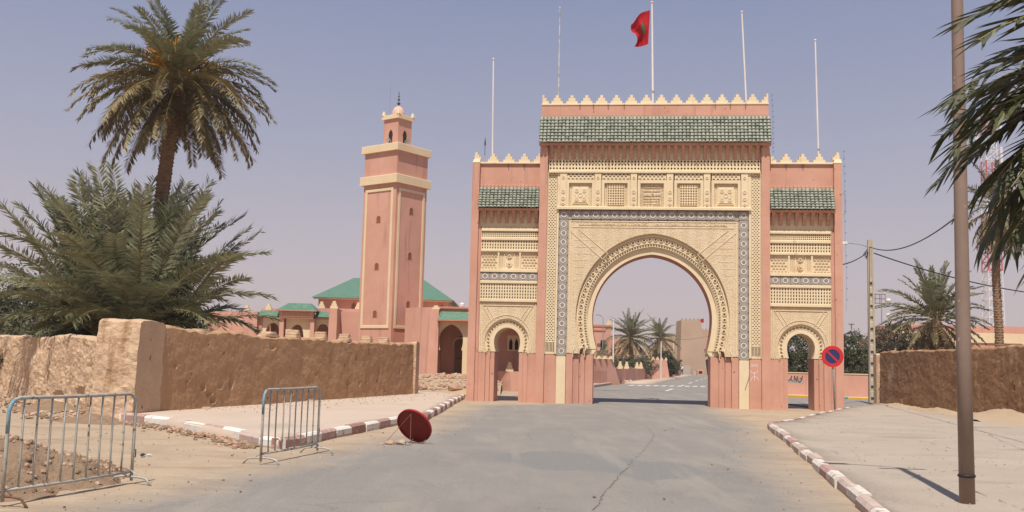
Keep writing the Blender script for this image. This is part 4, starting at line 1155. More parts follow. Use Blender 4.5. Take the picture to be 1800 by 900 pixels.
b = MB(); b.tube([(-L * .3, L * .95, 19.0), (-L * .3, L * .95, 21.6)], .015, 5); b.tube([(-L * .3 - .02, L * .95, 20.3), (-L * .3 + .25, L * .95 - .1, 20.5)], .014, 5); b.build('antenna', GREYM, mn)
def mworld(x, y, z):
    a = R(53.1); return (-8.68 + x * math.cos(a) - y * math.sin(a), 72.3 + x * math.sin(a) + y * math.cos(a), .4 + z)
for (x, y, z, ang, lab) in ((-L - .16, -.05, 17.0, 180, 'grey loudspeaker in the left window of the minaret lantern'), (.05, -L - .16, 17.0, 270, 'grey loudspeaker in the right window of the minaret lantern')):
    b = MB(); b.tube([(-.14, 0, .12), (-.02, 0, .12), (.06, 0, .12), (.16, 0, .12)], [.05, .06, .10, .17], 12); b.box(-.16, -.1, -.05, .05, -.1, .14)
    o = b.build('loudspeaker', GREYM, loc=mworld(x, y, z)); o.rotation_euler = (0, 0, R(53.1 + ang)); tag(o, lab, 'loudspeaker', 'loudspeakers in the minaret lantern')

mq = thing('mosque', 'pink mosque with green tiled roofs and an arcade behind the mud wall', 'mosque', (-12, 80, .3))
b = MB(); b.box(-17.9, -5.8, 92.6, 105, 0, 7.15); wb(b, 'prayer_hall', PINK2, mq)
b = MB(); e = [(-18.45, 92, 7.12), (-5.3, 92, 7.12), (-5.3, 106, 7.12), (-18.45, 106, 7.12)]; r_ = [(-15.6, 98.4, 9.5), (-8.7, 98.4, 9.5), (-8.7, 99.4, 9.5), (-15.6, 99.4, 9.5)]
b.frustum(e, r_); wb(b, 'hipped_roof', GREENROOF, mq)
b = MB(); b.box(-18.3, -5.45, 92.12, 92.6, 6.98, 7.11); wb(b, 'eaves', CREAM2, mq)
b = MB()
for x in (-16.3, -14.6, -13.0, -6.4): b.plate([(x - .2, 6.0), (x + .2, 6.0), (x + .2, 6.5), (x, 6.75), (x - .2, 6.5)], 92.57, 92.62)
wb(b, 'slit_window', WOODD, mq)
b = MB(); b.box(-16.2, -4.9, 82.0, 92.5, 0, 5.62); b.box(-13.9, -11.3, 81.2, 82, 0, 5.35); wb(b, 'terrace_wall', PINK2, mq)
def point_arch(cx, z0, zs, zt, hw, n=8):
    rt_ = [(cx + hw, z0), (cx + hw, zs)] + [(cx + hw * math.cos(math.pi / 2 * q / n) ** .75 if q < n else cx, zs + (zt - zs) * math.sin(math.pi / 2 * q / n) ** 1.05) for q in range(1, n + 1)]
    return rt_ + [(2 * cx - x, z) for x, z in reversed(rt_[:-1])]
def arched_wall(mb, x0, x1, z0, z1, arch, y, th, m=0):
    """wall panel pierced by an arch (list from right foot over the crown to left foot)"""
    k = max(range(len(arch)), key=lambda i: arch[i][1]); cx = arch[k][0]
    mb.face([(cx, y, z1), (cx, y, arch[k][1])] + [(x, y, z) for x, z in reversed(arch[:k])] + [(x1, y, z0), (x1, y, z1)], m)
    mb.face([(cx, y, z1), (x0, y, z1), (x0, y, z0)] + [(x, y, z) for x, z in reversed(arch[k + 1:])] + [(cx, y, arch[k][1])], m)
    for (xa, za), (xb, zb_) in zip(arch, arch[1:]): mb.face([(xa, y, za), (xb, y, zb_), (xb, y + th, zb_), (xa, y + th, za)], m)
# arcade
b = MB()
for x0, x1, cx in ((-19.95, -18.2, -19.03), (-15.75, -14.45, -15.03)): arched_wall(b, x0, x1, .3, 4.62, point_arch(cx, .3, 3.2, 4.25, .58), 80.0, .5)
arched_wall(b, -17.95, -16.0, .3, 4.62, point_arch(-17.05, .3, 3.1, 4.15, .55), 79.8, .5); wb(b, 'arcade_wall', CREAM2, mq)
b = MB(); b.box(-20, -14.4, 83.0, 83.3, .3, 5.0); b.box(-20.0, -14.4, 80.6, 83, 4.7, 4.8)
for x in (-20.0, -18.15, -15.95): b.box(x - .22, x + .12, 79.9, 80.6, 0, 4.7)
b.box(-18.4, -15.7, 79.35, 80.0, 4.62, 5.22); b.box(-18.4, -18.05, 79.5, 80.2, 0, 4.62); b.box(-15.95, -15.62, 79.5, 80.2, 0, 4.62)
b.box(-24.5, -20.2, 79.6, 84, 0, 5.1); b.box(-21, -19, 84, 90, 0, 5.6)
b.box(-14.5, -13.85, 79.6, 82, 0, 5.5); b.box(-19.95, -14.45, 79.9, 80.1, 4.625, 4.75); wb(b, 'arcade_pier', PINK2, mq)
b = MB(); b.box(-18.25, -15.85, 79.31, 79.36, 4.75, 5.1); wb(b, 'lattice_band', CREAM2, mq)
b = MB()
for i in range(22): b.box(-18.2 + i * .106, -18.2 + i * .106 + .05, 79.27, 79.312, 4.78, 5.07)
wb(b, 'lattice_bars', PINKD, mq)
b = MB(); b.frustum([(-18.62, 79.1, 5.26), (-15.45, 79.1, 5.26), (-15.45, 81.5, 5.26), (-18.62, 81.5, 5.26)], [(-17.9, 80.2, 5.88), (-16.1, 80.2, 5.88), (-16.1, 80.6, 5.88), (-17.9, 80.6, 5.88)])
for x0, x1 in ((-20.2, -18.42), (-15.66, -14.5)): b.frustum([(x0, 79.5, 4.78), (x1, 79.5, 4.78), (x1, 80.7, 4.78), (x0, 80.7, 4.78)], [(x0 + .02, 80.5, 5.25), (x1 - .02, 80.5, 5.25), (x1 - .02, 80.68, 5.25), (x0 + .02, 80.68, 5.25)])
wb(b, 'arcade_roof', GREENROOF, mq)
b = MB(); b.box(-18.66, -15.41, 79.06, 81.54, 5.20, 5.265); wb(b, 'eaves', PINKD, mq)
def step_merlon(mb, x, y, z, w, h_, th=.25):
    for k, f in enumerate((1, .7, .42)): mb.box(x - w / 2 * f, x + w / 2 * f, y + .01 * k, y + th - .01 * k, z + h_ * k / 3, z + h_ * (k + 1) / 3)
for (x, y, z, w, h_) in ((-14.18, 79.9, 5.5, .62, .62), (-15.6, 82.05, 5.62, .55, .55), (-12.55, 82.05, 5.62, .55, .55), (-11.6, 81.25, 5.36, .5, .5), (-19.6, 80.6, 5.3, .5, .5), (-21.2, 80, 5.1, .5, .5)):
    b = MB(); step_merlon(b, x, y, z, w, h_); wb(b, 'merlon', CREAM2, mq)
# right part: wing beside the minaret and the portal
b = MB(); b.frustum([(-7.2, 68.2, 0), (-5.28, 66.4, 0), (-5.0, 72, 0), (-7.2, 73, 0)], [(-7.2, 68.2, 5.1), (-5.2, 66.4, 5.1), (-5.0, 72, 5.1), (-7.2, 73, 5.1)])
b.frustum([(-5.45, 65.7, 0), (-4.72, 65.6, 0), (-4.72, 68, 0), (-5.3, 68, 0)], [(-5.28, 65.9, 4.95), (-4.72, 65.7, 4.95), (-4.72, 68, 4.95), (-5.28, 68, 4.95)])
b.box(-4.74, -2.2, 66.25, 72, 4.32, 5.02); b.box(-4.74, -2.0, 68.2, 68.5, .2, 4.4); b.box(-2.95, -2.2, 66.02, 68.3, .2, 4.33); b.box(-4.76, -4.68, 66.02, 68.3, .2, 4.3); wb(b, 'portal_wall', PINK2, mq)
PA = dict(cx=-3.90, zc=2.95, r=.80, e=.26, ws=.70, zs=2.3)
pa = list(reversed(arch_pts(n=14, **PA))); pa = [(pa[0][0] + .08, .6), (pa[0][0] + .08, 2.25)] + pa + [(pa[-1][0] - .08, 2.25), (pa[-1][0] - .08, .6)]
b = MB(); arched_wall(b, -4.70, -2.80, .6, 4.3, pa, 66.0, .45); wb(b, 'portal_arch', CREAM2, mq)
b = MB(); b.frustum([(-4.78, 65.5, 4.28), (-2.4, 65.5, 4.28), (-2.4, 66.3, 4.28), (-4.78, 66.3, 4.28)], [(-4.74, 66.1, 4.82), (-2.4, 66.1, 4.82), (-2.4, 66.3, 4.82), (-4.74, 66.3, 4.82)]); wb(b, 'portal_roof', GREENROOF, mq)
b = MB(); b.box(-4.8, -2.38, 65.46, 66.25, 4.18, 4.285); b.box(-5.0, -2.2, 66.1, 66.5, 5.02, 5.14, bev=.02); wb(b, 'cornice', PINKD, mq)
b = MB(); step_merlon(b, -4.95, 65.9, 4.95, .55, .25); wb(b, 'merlon', CREAM2, mq)
b = MB(); da = [(-3.10, .65), (-3.10, 2.5)] + [(-3.43 + .36 * math.cos(math.pi * q / 10 - .15), 2.75 + .5 * math.sin(math.pi * q / 10)) for q in range(0, 11)] + [(-3.76, 2.5), (-3.76, .65)]
b.plate(da, 68.12, 68.19); dr = wb(b, 'door', WOODD, mq)
b = MB(); b.ring(-3.43, 2.72, .36, .46, 68.06, 68.19, 14, 0, -.2, math.pi + .2); dd = wb(b, 'door_surround', CREAM2, mq)
b = MB(); b.tube([(-3.6, 68.08, 1.75), (-3.25, 68.08, 1.75)], .03, 6); wb(b, 'door_bar', BRONZE, mq)
for (x, y, z, lab) in ((-3.3, 67.5, 5.35, 'small white floodlight on the roof of the mosque portal'),):
    t = thing('floodlight', lab, 'lamp', (x, y, 5.02)); b = MB(); b.lathe([(0, 0), (.16, .04), (.17, .2), (.08, .28), (0, .3)], (0, 0, .2), 10); b.build('lamp_head', WHITEP, t); b = MB(); b.tube([(0, 0, 0), (0, 0, .25)], .03, 6); b.build('stem', GREYM, t)
    b = MB(); b.tube([(.2, 0, 0), (.2, 0, .18), (.55, 0, .16)], .025, 5); b.build('bracket', BRONZE, t)

# little green roof corner at the gate's edge, part of the mosque's outer range
b = MB(); b.box(-2.5, -.8, 72.2, 74, .3, 4.8); wb(b, 'outer_range', PINK2, mq)
b = MB(); b.frustum([(-2.9, 71.8, 4.8), (-.7, 71.8, 4.8), (-.7, 74, 4.8), (-2.9, 74, 4.8)], [(-2.2, 72.7, 5.6), (-1.2, 72.7, 5.6), (-1.2, 73.1, 5.6), (-2.2, 73.1, 5.6)]); wb(b, 'outer_roof', GREENROOF, mq)

# terrace of rubble in front of the portal
def slope_pt(u, v):  # raised earth between the street kerb and the mosque
    x = -9 + 8.6 * u; y = 47.4 + 18.8 * v
    z = .62 * min(1, v * 1.6) ** .8 + .10 * nz(x, y, 1, .6) + .07 * nz(x, y, 4, 1.8)
    return (x, y, max(.0, z))
b = MB()
for i in range(40):
    for j in range(44): b.face([slope_pt(i / 40, j / 44), slope_pt((i + 1) / 40, j / 44), slope_pt((i + 1) / 40, (j + 1) / 44), slope_pt(i / 40, (j + 1) / 44)])
b.build('raised_earth', SAND, kind='structure', smooth=True)
b = MB(); b.face([(-40, 66, .55), (0, 66, .55), (4, 110, .55), (-40, 110, .55)]); b.build('mosque_yard', SAND, kind='structure')
b = MB(); rr = random.Random(17)
for i in range(900):
    u, v = rr.random(), .10 + .82 * rr.random(); x, y, z = slope_pt(u, v)
    b.blob((x, y, z + .02), rr.choice((.05, .07, .09, .12, .18)) * rr.uniform(.7, 1.2), rr.choice((0, 0, 1)), rr, (1, 1, .75))
b.build('rubble', [STONER, STONE], kind='stuff')
for i, (u, v, r_) in enumerate(((.55, .12, .30), (.74, .10, .34), (.86, .16, .26), (.66, .2, .28))):
    x, y, z = slope_pt(u, v); b = MB(); b.blob((0, 0, .08), r_, 0, rr, (1.3, 1, .7)); tag(b.build('rubble_block', STONER, loc=(x, y, z)), ('flat reddish rubble block nearest the end of the mud wall', 'largest reddish rubble block near the street kerb by the gate', 'reddish rubble block closest to the left edge of the gate', 'reddish rubble block set back behind the others before the mosque')[i], 'rubble block')
b = MB(); b.ring(0, .32, .30, .36, -.05, .05, 20); b.ring(.12, .30, .22, .27, .06, .14, 18); o = b.build('wire_coil', RUST, loc=slope_pt(.93, .17)); o.rotation_euler = (R(25), 0, R(20)); tag(o, 'rusty hoop of wire lying on the rubble beside the gate', 'wire coil')

# the house behind the gate's left arch: a shaded wall with a twin window
hs = thing('shaded_house', 'shaded pink house with a twin arched cream window seen through the small left arch', 'house', (0, 60, 0))
b = MB(); b.box(-1.9, 3.0, 60, 66, -.1, 4.2); wb(b, 'wall', PINK2, hs)
b = MB(); b.box(-1.85, 3.0, 53.9, 60.0, 3.95, 4.2); b.box(-1.8, -1.45, 54, 54.4, -.1, 3.95); b.box(2.6, 2.95, 54, 54.4, -.1, 3.95); wb(b, 'shade_slab', PINK2, hs)  # unseen roof slab and posts, added to keep the house wall in shade
b = MB(); b.box(-.16, .62, 59.93, 60.0, 2.25, 3.18)
w = wb(b, 'window', CREAM2, hs)
b = MB()
for cx in (.06, .40): b.plate([(cx - .1, 2.33), (cx + .1, 2.33), (cx + .1, 2.78), (cx, 3.02), (cx - .1, 2.78)], -.075, -.065)
p = b.build('pane', DARK, w, loc=(0, 60.0, 0))
lw = thing('low_wall', 'low pink wall with one cream stepped merlon seen through the small left arch', 'wall', (0, 55.6, 0))
b = MB(); b.frustum([(-.62, 55.9, -.05), (.12, 55.2, -.05), (1.9, 55.6, -.05), (1.9, 56.2, -.05)], [(-.9, 55.9, 1.08), (.06, 55.25, 1.08), (1.9, 55.6, 1.08), (1.9, 56.2, 1.08)]); wb(b, 'wall', PINK2, lw)
b = MB(); step_merlon(b, .02, 55.35, 1.08, .42, .5, .2); wb(b, 'merlon', CREAM2, lw)

# --- mud walls
def mud_wall(t, name, p0, p1, th, z0, hts, mat, seed, amp=.05, step=.16, lean=0., nv=12, pits=()):
    """rammed earth wall from p0 to p1: hts = list of (fraction, top height); wavy faces, crumbling rounded top"""
    p0, p1 = Vector(p0), Vector(p1); L = (p1 - p0).length; n = max(2, int(L / step)); t_ = (p1 - p0) / L; nr = Vector((t_.y, -t_.x))
    def top(f):
        for (a, ha), (b_, hb) in zip(hts, hts[1:]):
            if a <= f <= b_: return ha + (hb - ha) * (f - a) / (b_ - a)
        return hts[-1][1]
    rows = []
    NV_ = nv
    for i in range(n + 1):
        f = i / n; c = p0 + t_ * (L * f); H = top(f) + .045 * nz(L * f, seed, 0, .9) + .05 * nz(L * f, seed, 3, 3.1) - .05 * max(0, nz(L * f, seed, 9, 1.7)); row = []
        prof = [(.5 + lean * (1 - k / NV_), z0 + (H - .07 - z0) * k / NV_) for k in range(NV_ + 1)] + [(.40, H - .02), (.15, H), (-.15, H - .01), (-.4, H - .03), (-.5, H - .1), (-.5, z0)]
        for o_, z in prof:
            x, y = c.x + nr.x * th * o_, c.y + nr.y * th * o_
            d = amp * nz(x * 1.0 + seed, y * 1.0, z * 1.0, .8) + amp * .55 * nz(x + seed, y, z, 3.3) + amp * .3 * nz(x, y + seed, z, 8.)
            if nv > 20: d += amp * .28 * nz(x, y + seed, z, 17.) + .02 * nz(x * .6, y * .6 + seed, z * .15, 2.2)
            if o_ < 0: d *= .3
            else:
                for (ps, pz, rs, rz_, dp) in pits:
                    q = ((L * f - ps) / rs) ** 2 + ((z - pz) / rz_) ** 2
                    if q < 1: d -= dp * (1 - q) ** .5
            row.append((x + nr.x * d, y + nr.y * d, z + (.35 * d if z > z0 + .3 else 0)))
        rows.append(row)
    b = MB()
    for r0, r1 in zip(rows, rows[1:]):
        for k in range(len(r0) - 1): b.face([r0[k], r1[k], r1[k + 1], r0[k + 1]])
    b.face(list(reversed(rows[0]))); b.face(rows[-1])
    return wb(b, name, mat, t, smooth=True)
def mud_lump(t, name, c, sx, sy, sz, rz, mat, seed, steps=3):
    b = MB(); n = 10; rings = []
    for k in range(steps):
        f0 = 1 - .26 * k
        for zz, f in ((k / steps, f0), ((k + .8) / steps, f0 * .98), ((k + 1) / steps, f0 * .86)):
            ring = []
            for q in range(14):
                a = 2 * math.pi * q / 14; ex = abs(math.cos(a)) ** .55 * (1 if math.cos(a) > 0 else -1); ey = abs(math.sin(a)) ** .55 * (1 if math.sin(a) > 0 else -1)
                x, y = ex * sx / 2 * f, ey * sy / 2 * (1 - .04 * k); j = 1 + .10 * nz(ex * 2 + seed, ey * 2, zz * 4, 1.)
                x, y = x * j, y * j
                ring.append((c[0] + x * math.cos(rz) - y * math.sin(rz), c[1] + x * math.sin(rz) + y * math.cos(rz), c[2] + zz * sz + .02 * nz(x * 5, y * 5, seed, 1)))
            rings.append(ring)
    for r0, r1 in zip(rings, rings[1:]):
        for q in range(14): b.face([r0[q], r0[(q + 1) % 14], r1[(q + 1) % 14], r1[q]])
    b.face(rings[-1]); return wb(b, name, mat, t, smooth=True)
aw = thing('mud_wall', 'long brown mud wall with a square corner pier beside the left pavement', 'mud wall', (-8.6, 25, .15))
A0, A1 = Vector((-9.0, 24.0)), Vector((-4.1, 42.0))
PITS = [(2.65, .78, .10, .14, .10), (2.95, .60, .16, .10, .10), (4.05, .92, .10, .26, .10), (3.5, .80, .12, .12, .04), (3.15, .40, .14, .10, .10), (12.46, 1.63, .10, .13, .10), (14.56, 1.15, .10, .22, .10),
        (14.45, .85, .12, .12, .08), (12.75, .72, .10, .10, .08), (11.77, .75, .09, .11, .08), (13.4, .77, .08, .08, .07), (16.73, 1.18, .08, .16, .08), (1.36, 1.34, .07, .08, .06), (6.27, 1.87, .2, .08, .05), (1.9, .94, .07, .08, .06), (7.6, .5, .12, .08, .06), (9.3, 1.1, .07, .1, .06)]
mud_wall(aw, 'wall_run', A0, A1, .5, .1, [(0, 2.26), (.08, 2.30), (.14, 2.2), (.2, 2.27), (.3, 2.2), (.45, 2.24), (.6, 2.2), (.8, 2.24), (1, 2.28)], ADOBE, 1.3, .024, .075, lean=.02, nv=34, pits=PITS)
dirw = math.atan2(A1.y - A0.y, A1.x - A0.x)
for i, (f, hgt) in enumerate(((.345, .16), (.43, .27), (.535, .28), (.638, .27), (.742, .26), (.832, .25), (.15, .10), (.075, .12), (.245, .08))):
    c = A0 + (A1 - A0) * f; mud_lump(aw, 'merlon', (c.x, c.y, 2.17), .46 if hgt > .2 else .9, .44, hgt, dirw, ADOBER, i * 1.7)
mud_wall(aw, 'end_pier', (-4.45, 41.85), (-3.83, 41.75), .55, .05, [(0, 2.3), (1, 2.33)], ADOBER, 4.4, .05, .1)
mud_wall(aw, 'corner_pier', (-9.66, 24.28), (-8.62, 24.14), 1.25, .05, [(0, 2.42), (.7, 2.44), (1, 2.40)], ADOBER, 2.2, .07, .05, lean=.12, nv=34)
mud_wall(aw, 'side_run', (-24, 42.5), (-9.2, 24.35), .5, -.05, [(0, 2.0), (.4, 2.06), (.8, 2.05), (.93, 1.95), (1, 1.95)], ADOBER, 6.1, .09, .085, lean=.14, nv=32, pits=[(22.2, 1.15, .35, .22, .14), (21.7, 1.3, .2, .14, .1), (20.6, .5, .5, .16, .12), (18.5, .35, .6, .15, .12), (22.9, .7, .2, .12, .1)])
rw = thing('mud_wall', 'dark weathered mud wall along the right pavement behind the lamp post', 'mud wall', (16.3, 36, .1))
mud_wall(rw, 'wall_run', (17.25, 45.9), (16.3, 22.0), .5, .05, [(0, 2.48), (.3, 2.5), (.6, 2.55), (1, 2.5)], ADOBEW, 8.3, .034, .1, lean=.05, nv=30)
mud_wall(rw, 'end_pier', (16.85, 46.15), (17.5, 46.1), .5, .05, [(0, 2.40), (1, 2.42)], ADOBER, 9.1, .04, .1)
for c, rx, ry, h_, sd in (((15.6, 31.6, .17), 1.3, 2.8, .40, 4.4), ((16.0, 27.0, .17), 1.3, 2.8, .28, 1.2), ((16.3, 42, .15), .7, 2.4, .16, 2.5), ((15.9, 37.2, .15), .7, 2.4, .2, 7.7)):
    o = mound('sand_drift', c, rx, ry, h_, SAND, sd, .05, 26); tag(o, kind='structure')
for c, rx, ry, h_, sd in (((-8.0, 26.6, .17), .5, 1.2, .10, 3.), ((-6.4, 32.5, .17), .45, 2.2, .10, 5.), ((-9.6, 23.3, -.02), 1.5, .9, .26, 6.), ((-12.2, 27.0, -.02), 1.8, 1.2, .36, 8.)):
    o = mound('dirt_drift', c, rx, ry, h_, SAND if c[2] > .1 else DIRT, sd, .05, 22, rz=0 if c[2] > .1 else R(-50)); tag(o, kind='structure')

# right boundary wall of the cross street, with scrawled letters
bw = thing('boundary_wall', 'low pink boundary wall across the street behind the right side of the gate', 'wall', (18, 56.5, 0))
ba, bb = Vector((13.5, 57.75)), Vector((21.3, 55.6)); bt = (bb - ba).normalized(); bn = Vector((bt.y, -bt.x))
b = MB(); q = [ba + bn * .12, bb + bn * .12, bb - bn * .12, ba - bn * .12]; b.frustum([(p.x, p.y, .0) for p in q], [(p.x, p.y, 1.36) for p in q]); wb(b, 'wall', PINK2, bw)
b = MB(); q = [ba + bn * .15, bb + bn * .15, bb - bn * .15, ba - bn * .15]; b.frustum([(p.x, p.y, 1.36) for p in q], [(p.x, p.y, 1.41) for p in q]); wb(b, 'coping', CREAM2, bw)
def on_wall(s, z, o_=.125): p = ba + bt * s + bn * o_; return (p.x, p.y, z)
b = MB(); rr = random.Random(31)
S0 = (15.86 - ba.x) / bt.x
def wstroke(pts, w, m=0, o_=.126):
    for (sa, za), (sb_, zb_) in zip(pts, pts[1:]):
        dx, dz = sb_ - sa, zb_ - za; Lq = math.hypot(dx, dz) or 1; nx, nq = -dz / Lq * w, dx / Lq * w
        b.face([on_wall(sa - nx, za - nq, o_), on_wall(sb_ - nx, zb_ - nq, o_), on_wall(sb_ + nx, zb_ + nq, o_), on_wall(sa + nx, za + nq, o_)], m)
for gx in (0, .33, .55, .70):
    wstroke([(S0 + gx - .1, .86), (S0 + gx + .15, .84), (S0 + gx + .2, .95)], .035, 1, .1255)
wstroke([(S0 - .1, .98), (S0 + .05, .92), (S0 + .16, 1.0), (S0 + .24, 1.18)], .03)
wstroke([(S0 + .22, 1.2), (S0 + .20, .95), (S0 + .30, .9)], .028, 0, .1265)
wstroke([(S0 + .36, .86), (S0 + .38, 1.2), (S0 + .47, .9), (S0 + .54, 1.2)], .026)
wstroke([(S0 + .54, 1.18), (S0 + .57, .92), (S0 + .66, .86), (S0 + .78, .98), (S0 + .82, 1.22)], .03, 0, .1268)
wstroke([(S0 + .66, 1.02), (S0 + .76, 1.08)], .03, 0, .1272)
wb(b, 'scrawl', [SPRAY, SPRAYG], bw)
b = MB(); b.box(0, .03, 0, .04, .15, 1.36); o = wb(b, 'crack_joint', PINKD, bw); p = on_wall(S0 + 1.0, 0, .13); o.location = Vector((p[0], p[1], 0)) - Vector(bw.location)

# --- the street beyond the gate
fp = pave_mesh('far_pavement', [(9.6, 83.2), (12, 84), (32, 174), (28.5, 177)], .16, step=6)
rr = random.Random(41)
kerb_run([(9.65, 83.3), (19.0, 130), (28.6, 177)], fp, 1.9, -.02, .24, .3, [(KREDD, KREDD), (KCLEAN, KWHITE)], rr)
np_ = pave_mesh('near_pavement', [(4.9, 64), (5.6, 67), (9.2, 83.6), (7.4, 84), (4, 70)], .18, step=4)
kerb_run([(4.95, 64), (5.6, 67), (9.3, 83.8)], np_, 1.9, -.02, .22, .3, [(KBARE, KBARE), (KRED, KBARE)], rr)
sw = thing('street_wall', 'pinkish boundary wall with cream merlon pairs along the left of the far street', 'wall', (10, 88, 0))
def wall_seg(mb, a, c, z0, z1, th=.3):
    a, c = Vector(a), Vector(c); t = (c - a).normalized(); n_ = Vector((t.y, -t.x)) * th / 2; q = [a + n_, c + n_, c - n_, a - n_]
    mb.frustum([(p.x, p.y, z0) for p in q], [(p.x, p.y, z1) for p in q])
b = MB(); wall_seg(b, (5.2, 72.5), (7.3, 76.0), .0, 1.12); wall_seg(b, (8.3, 80.3), (25.5, 150), .0, 1.25); wb(b, 'wall', PINK2, sw)
b = MB(); b.frustum([(5.9, 75.2, 0), (8.75, 78.6, 0), (8.6, 80, 0), (5.9, 79, 0)], [(6.0, 75.4, 2.0), (8.0, 77.8, 2.0), (7.9, 79.2, 2.0), (6.0, 79, 2.0)]); wb(b, 'pier', PINK2, sw)
for i in range(4): b = MB(); step_merlon(b, 6.3 + .52 * i, 75.7 + .62 * i, 2.0, .42, .24, .3); wb(b, 'merlon', CREAM2, sw)
for px_ in (9.35, 10.4, 12.3, 13.1, 14.7, 16.4, 17.9):
    b = MB(); y = 80.3 + (px_ - 8.3) * 69.7 / 17.2; step_merlon(b, px_, y - .12, 1.25, .42, .62, .3); wb(b, 'merlon', CREAM2, sw)
for x, y in ((15.7, 109), (17.7, 116)):
    b = MB(); b.frustum([(x - .9, y, 0), (x + .9, y, 0), (x + .9, y + .8, 0), (x - .9, y + .8, 0)], [(x - .65, y + .1, 2.2), (x + .55, y + .1, 2.2), (x + .55, y + .7, 2.2), (x - .65, y + .7, 2.2)]); wb(b, 'pier', PINK2, sw)
    for i in range(3): b = MB(); step_merlon(b, x - .5 + .48 * i, y + .1, 2.2, .36, .34, .3); wb(b, 'merlon', CREAM2, sw)
b = MB(); wall_seg(b, (20.4, 128), (24.5, 146), 0, 2.1); wb(b, 'wall', PINK2, sw)
fh = thing('far_house', 'flat roofed pink house behind the palms in the far street', 'house', (11, 132, 0))
b = MB(); b.box(3.5, 12.4, 130, 142, 0, 5.9); b.box(3.5, 13.6, 134, 142, 0, 6.6); b.box(12.0, 17, 137, 144, 0, 5.2); wb(b, 'wall', PINK2, fh)
b = MB(); b.box(3.4, 12.5, 129.9, 142.1, 5.9, 6.05); b.box(3.4, 13.7, 133.9, 142.1, 6.6, 6.85); wb(b, 'cornice', PINKD, fh)
b = MB()
for x in (10.4, 11.8): b.box(x, x + .7, 129.9, 130.05, 3.6, 4.7)
wb(b, 'window', DARK, fh)
b = MB(); step_merlon(b, 13.2, 134, 6.85, .7, .6); step_merlon(b, 10.8, 134, 6.85, .6, .5); wb(b, 'merlon', CREAM2, fh)
# the mud fortress at the end of the street
ks = thing('mud_fortress', 'square mud brick fortress tower and walls at the end of the far street', 'fortress', (34, 188, 0))
b = MB(); b.frustum([(31.5, 185, -.1), (36.6, 185, -.1), (36.6, 192, -.1), (31.5, 192, -.1)], [(31.8, 185.3, 10.1), (35.4, 185.3, 10.1), (35.4, 191, 10.1), (31.8, 191, 10.1)])
for i in range(5): b.box(31.85 + .74 * i, 32.2 + .74 * i, 185.4, 185.9, 10.1, 10.42)
wb(b, 'tower', KSAR, ks)
b = MB(); b.box(28.4, 31.8, 189, 196, -.1, 5.6); b.box(29.8, 31.9, 192, 198, 5.6, 7.6); b.box(35.4, 46, 189, 198, -.1, 5.8); b.box(35.4, 42, 193, 199, 5.8, 8.6); b.box(20, 28.5, 192, 197, -.1, 4.8); wb(b, 'wall', KSAR, ks)
b = MB()
for i in range(9): b.box(35.7 + .7 * i, 36.0 + .7 * i, 193.0, 193.4, 8.6, 8.9)
wb(b, 'merlon_row', KSAR, ks, kind='stuff')
b = MB(); b.plate(point_arch(37.6, 0, 2.0, 3.3, .85), 188.9, 189.05); wb(b, 'gateway', DARK, ks)
b = MB(); b.ring(37.6, 2.1, .95, 1.25, 188.85, 189.05, 12, 0, 0, math.pi); b.box(36.5, 39.2, 188.8, 189.05, 3.9, 4.15); b.box(36.7, 38.6, 188.75, 189.1, 4.9, 5.5); wb(b, 'gateway_trim', CONC, ks)
b = MB(); b.box(29.0, 33.2, 183.6, 184.2, -.1, 1.75); b.box(33.4, 34.4, 182.5, 183.2, 0, .75); wb(b, 'plinth', CONC, ks)
fl2 = thing('flagpole', 'thin far flagpole with a small red flag above the mud fortress', 'flagpole', (37.7, 194, 8.6))
b = MB(); b.tube([(0, 0, 0), (0, 0, 2.4)], .05, 6); b.build('pole', POLEW, fl2)
b = MB(); b.face([(-.05, 0, 2.35), (-1.25, .2, 1.9), (-.9, .3, 1.4), (-.05, 0, 1.5)]); fl3 = b.build('flag', FLAGR, loc=(37.7, 194, 8.6)); tag(fl3, 'tiny red flag far off above the mud fortress', 'flag')

# right background building with cream arcade
rb = thing('arcaded_building', 'low pink and cream building with arches behind the right mud wall', 'building', (42, 90, 0))
b = MB(); b.box(34.9, 60, 90.5, 100, .5, 4.75); b.box(36, 60, 92, 100, 4.75, 5.95); b.box(30.0, 33.2, 93, 96, 0, 2.7); wb(b, 'wall', PINK2, rb)
b = MB(); b.box(34.8, 60, 90.38, 90.6, 4.35, 5.25); b.box(29.9, 33.3, 92.9, 93.2, 2.7, 3.4)
for x in (34.8, 38.5, 40.3, 44.0, 46.4): b.box(x, x + .4, 90.36, 90.6, .5, 4.36)
wb(b, 'cream_band', CREAM2, rb)
for x0, x1 in ((36.6, 38.4), (40.8, 41.6), (44.5, 46.3), (47.0, 48.8)):
    b = MB(); cx, hw = (x0 + x1) / 2, (x1 - x0) / 2; b.plate([(x0, 2.4), (x1, 2.4), (x1, 3.5)] + [(cx + hw * math.cos(math.pi * q / 8), 3.5 + .45 * math.sin(math.pi * q / 8)) for q in range(1, 8)] + [(x0, 3.5)], 90.32, 90.52); w = wb(b, 'window', DARK, rb)
b = MB()
for x in (35.3, 39.0, 41.9): b = MB(); b.box(x, x + 1.2 + .5 * (x > 41), 90.44, 90.55, 2.5, 4.0); wb(b, 'wall_panel', PINKD, rb)
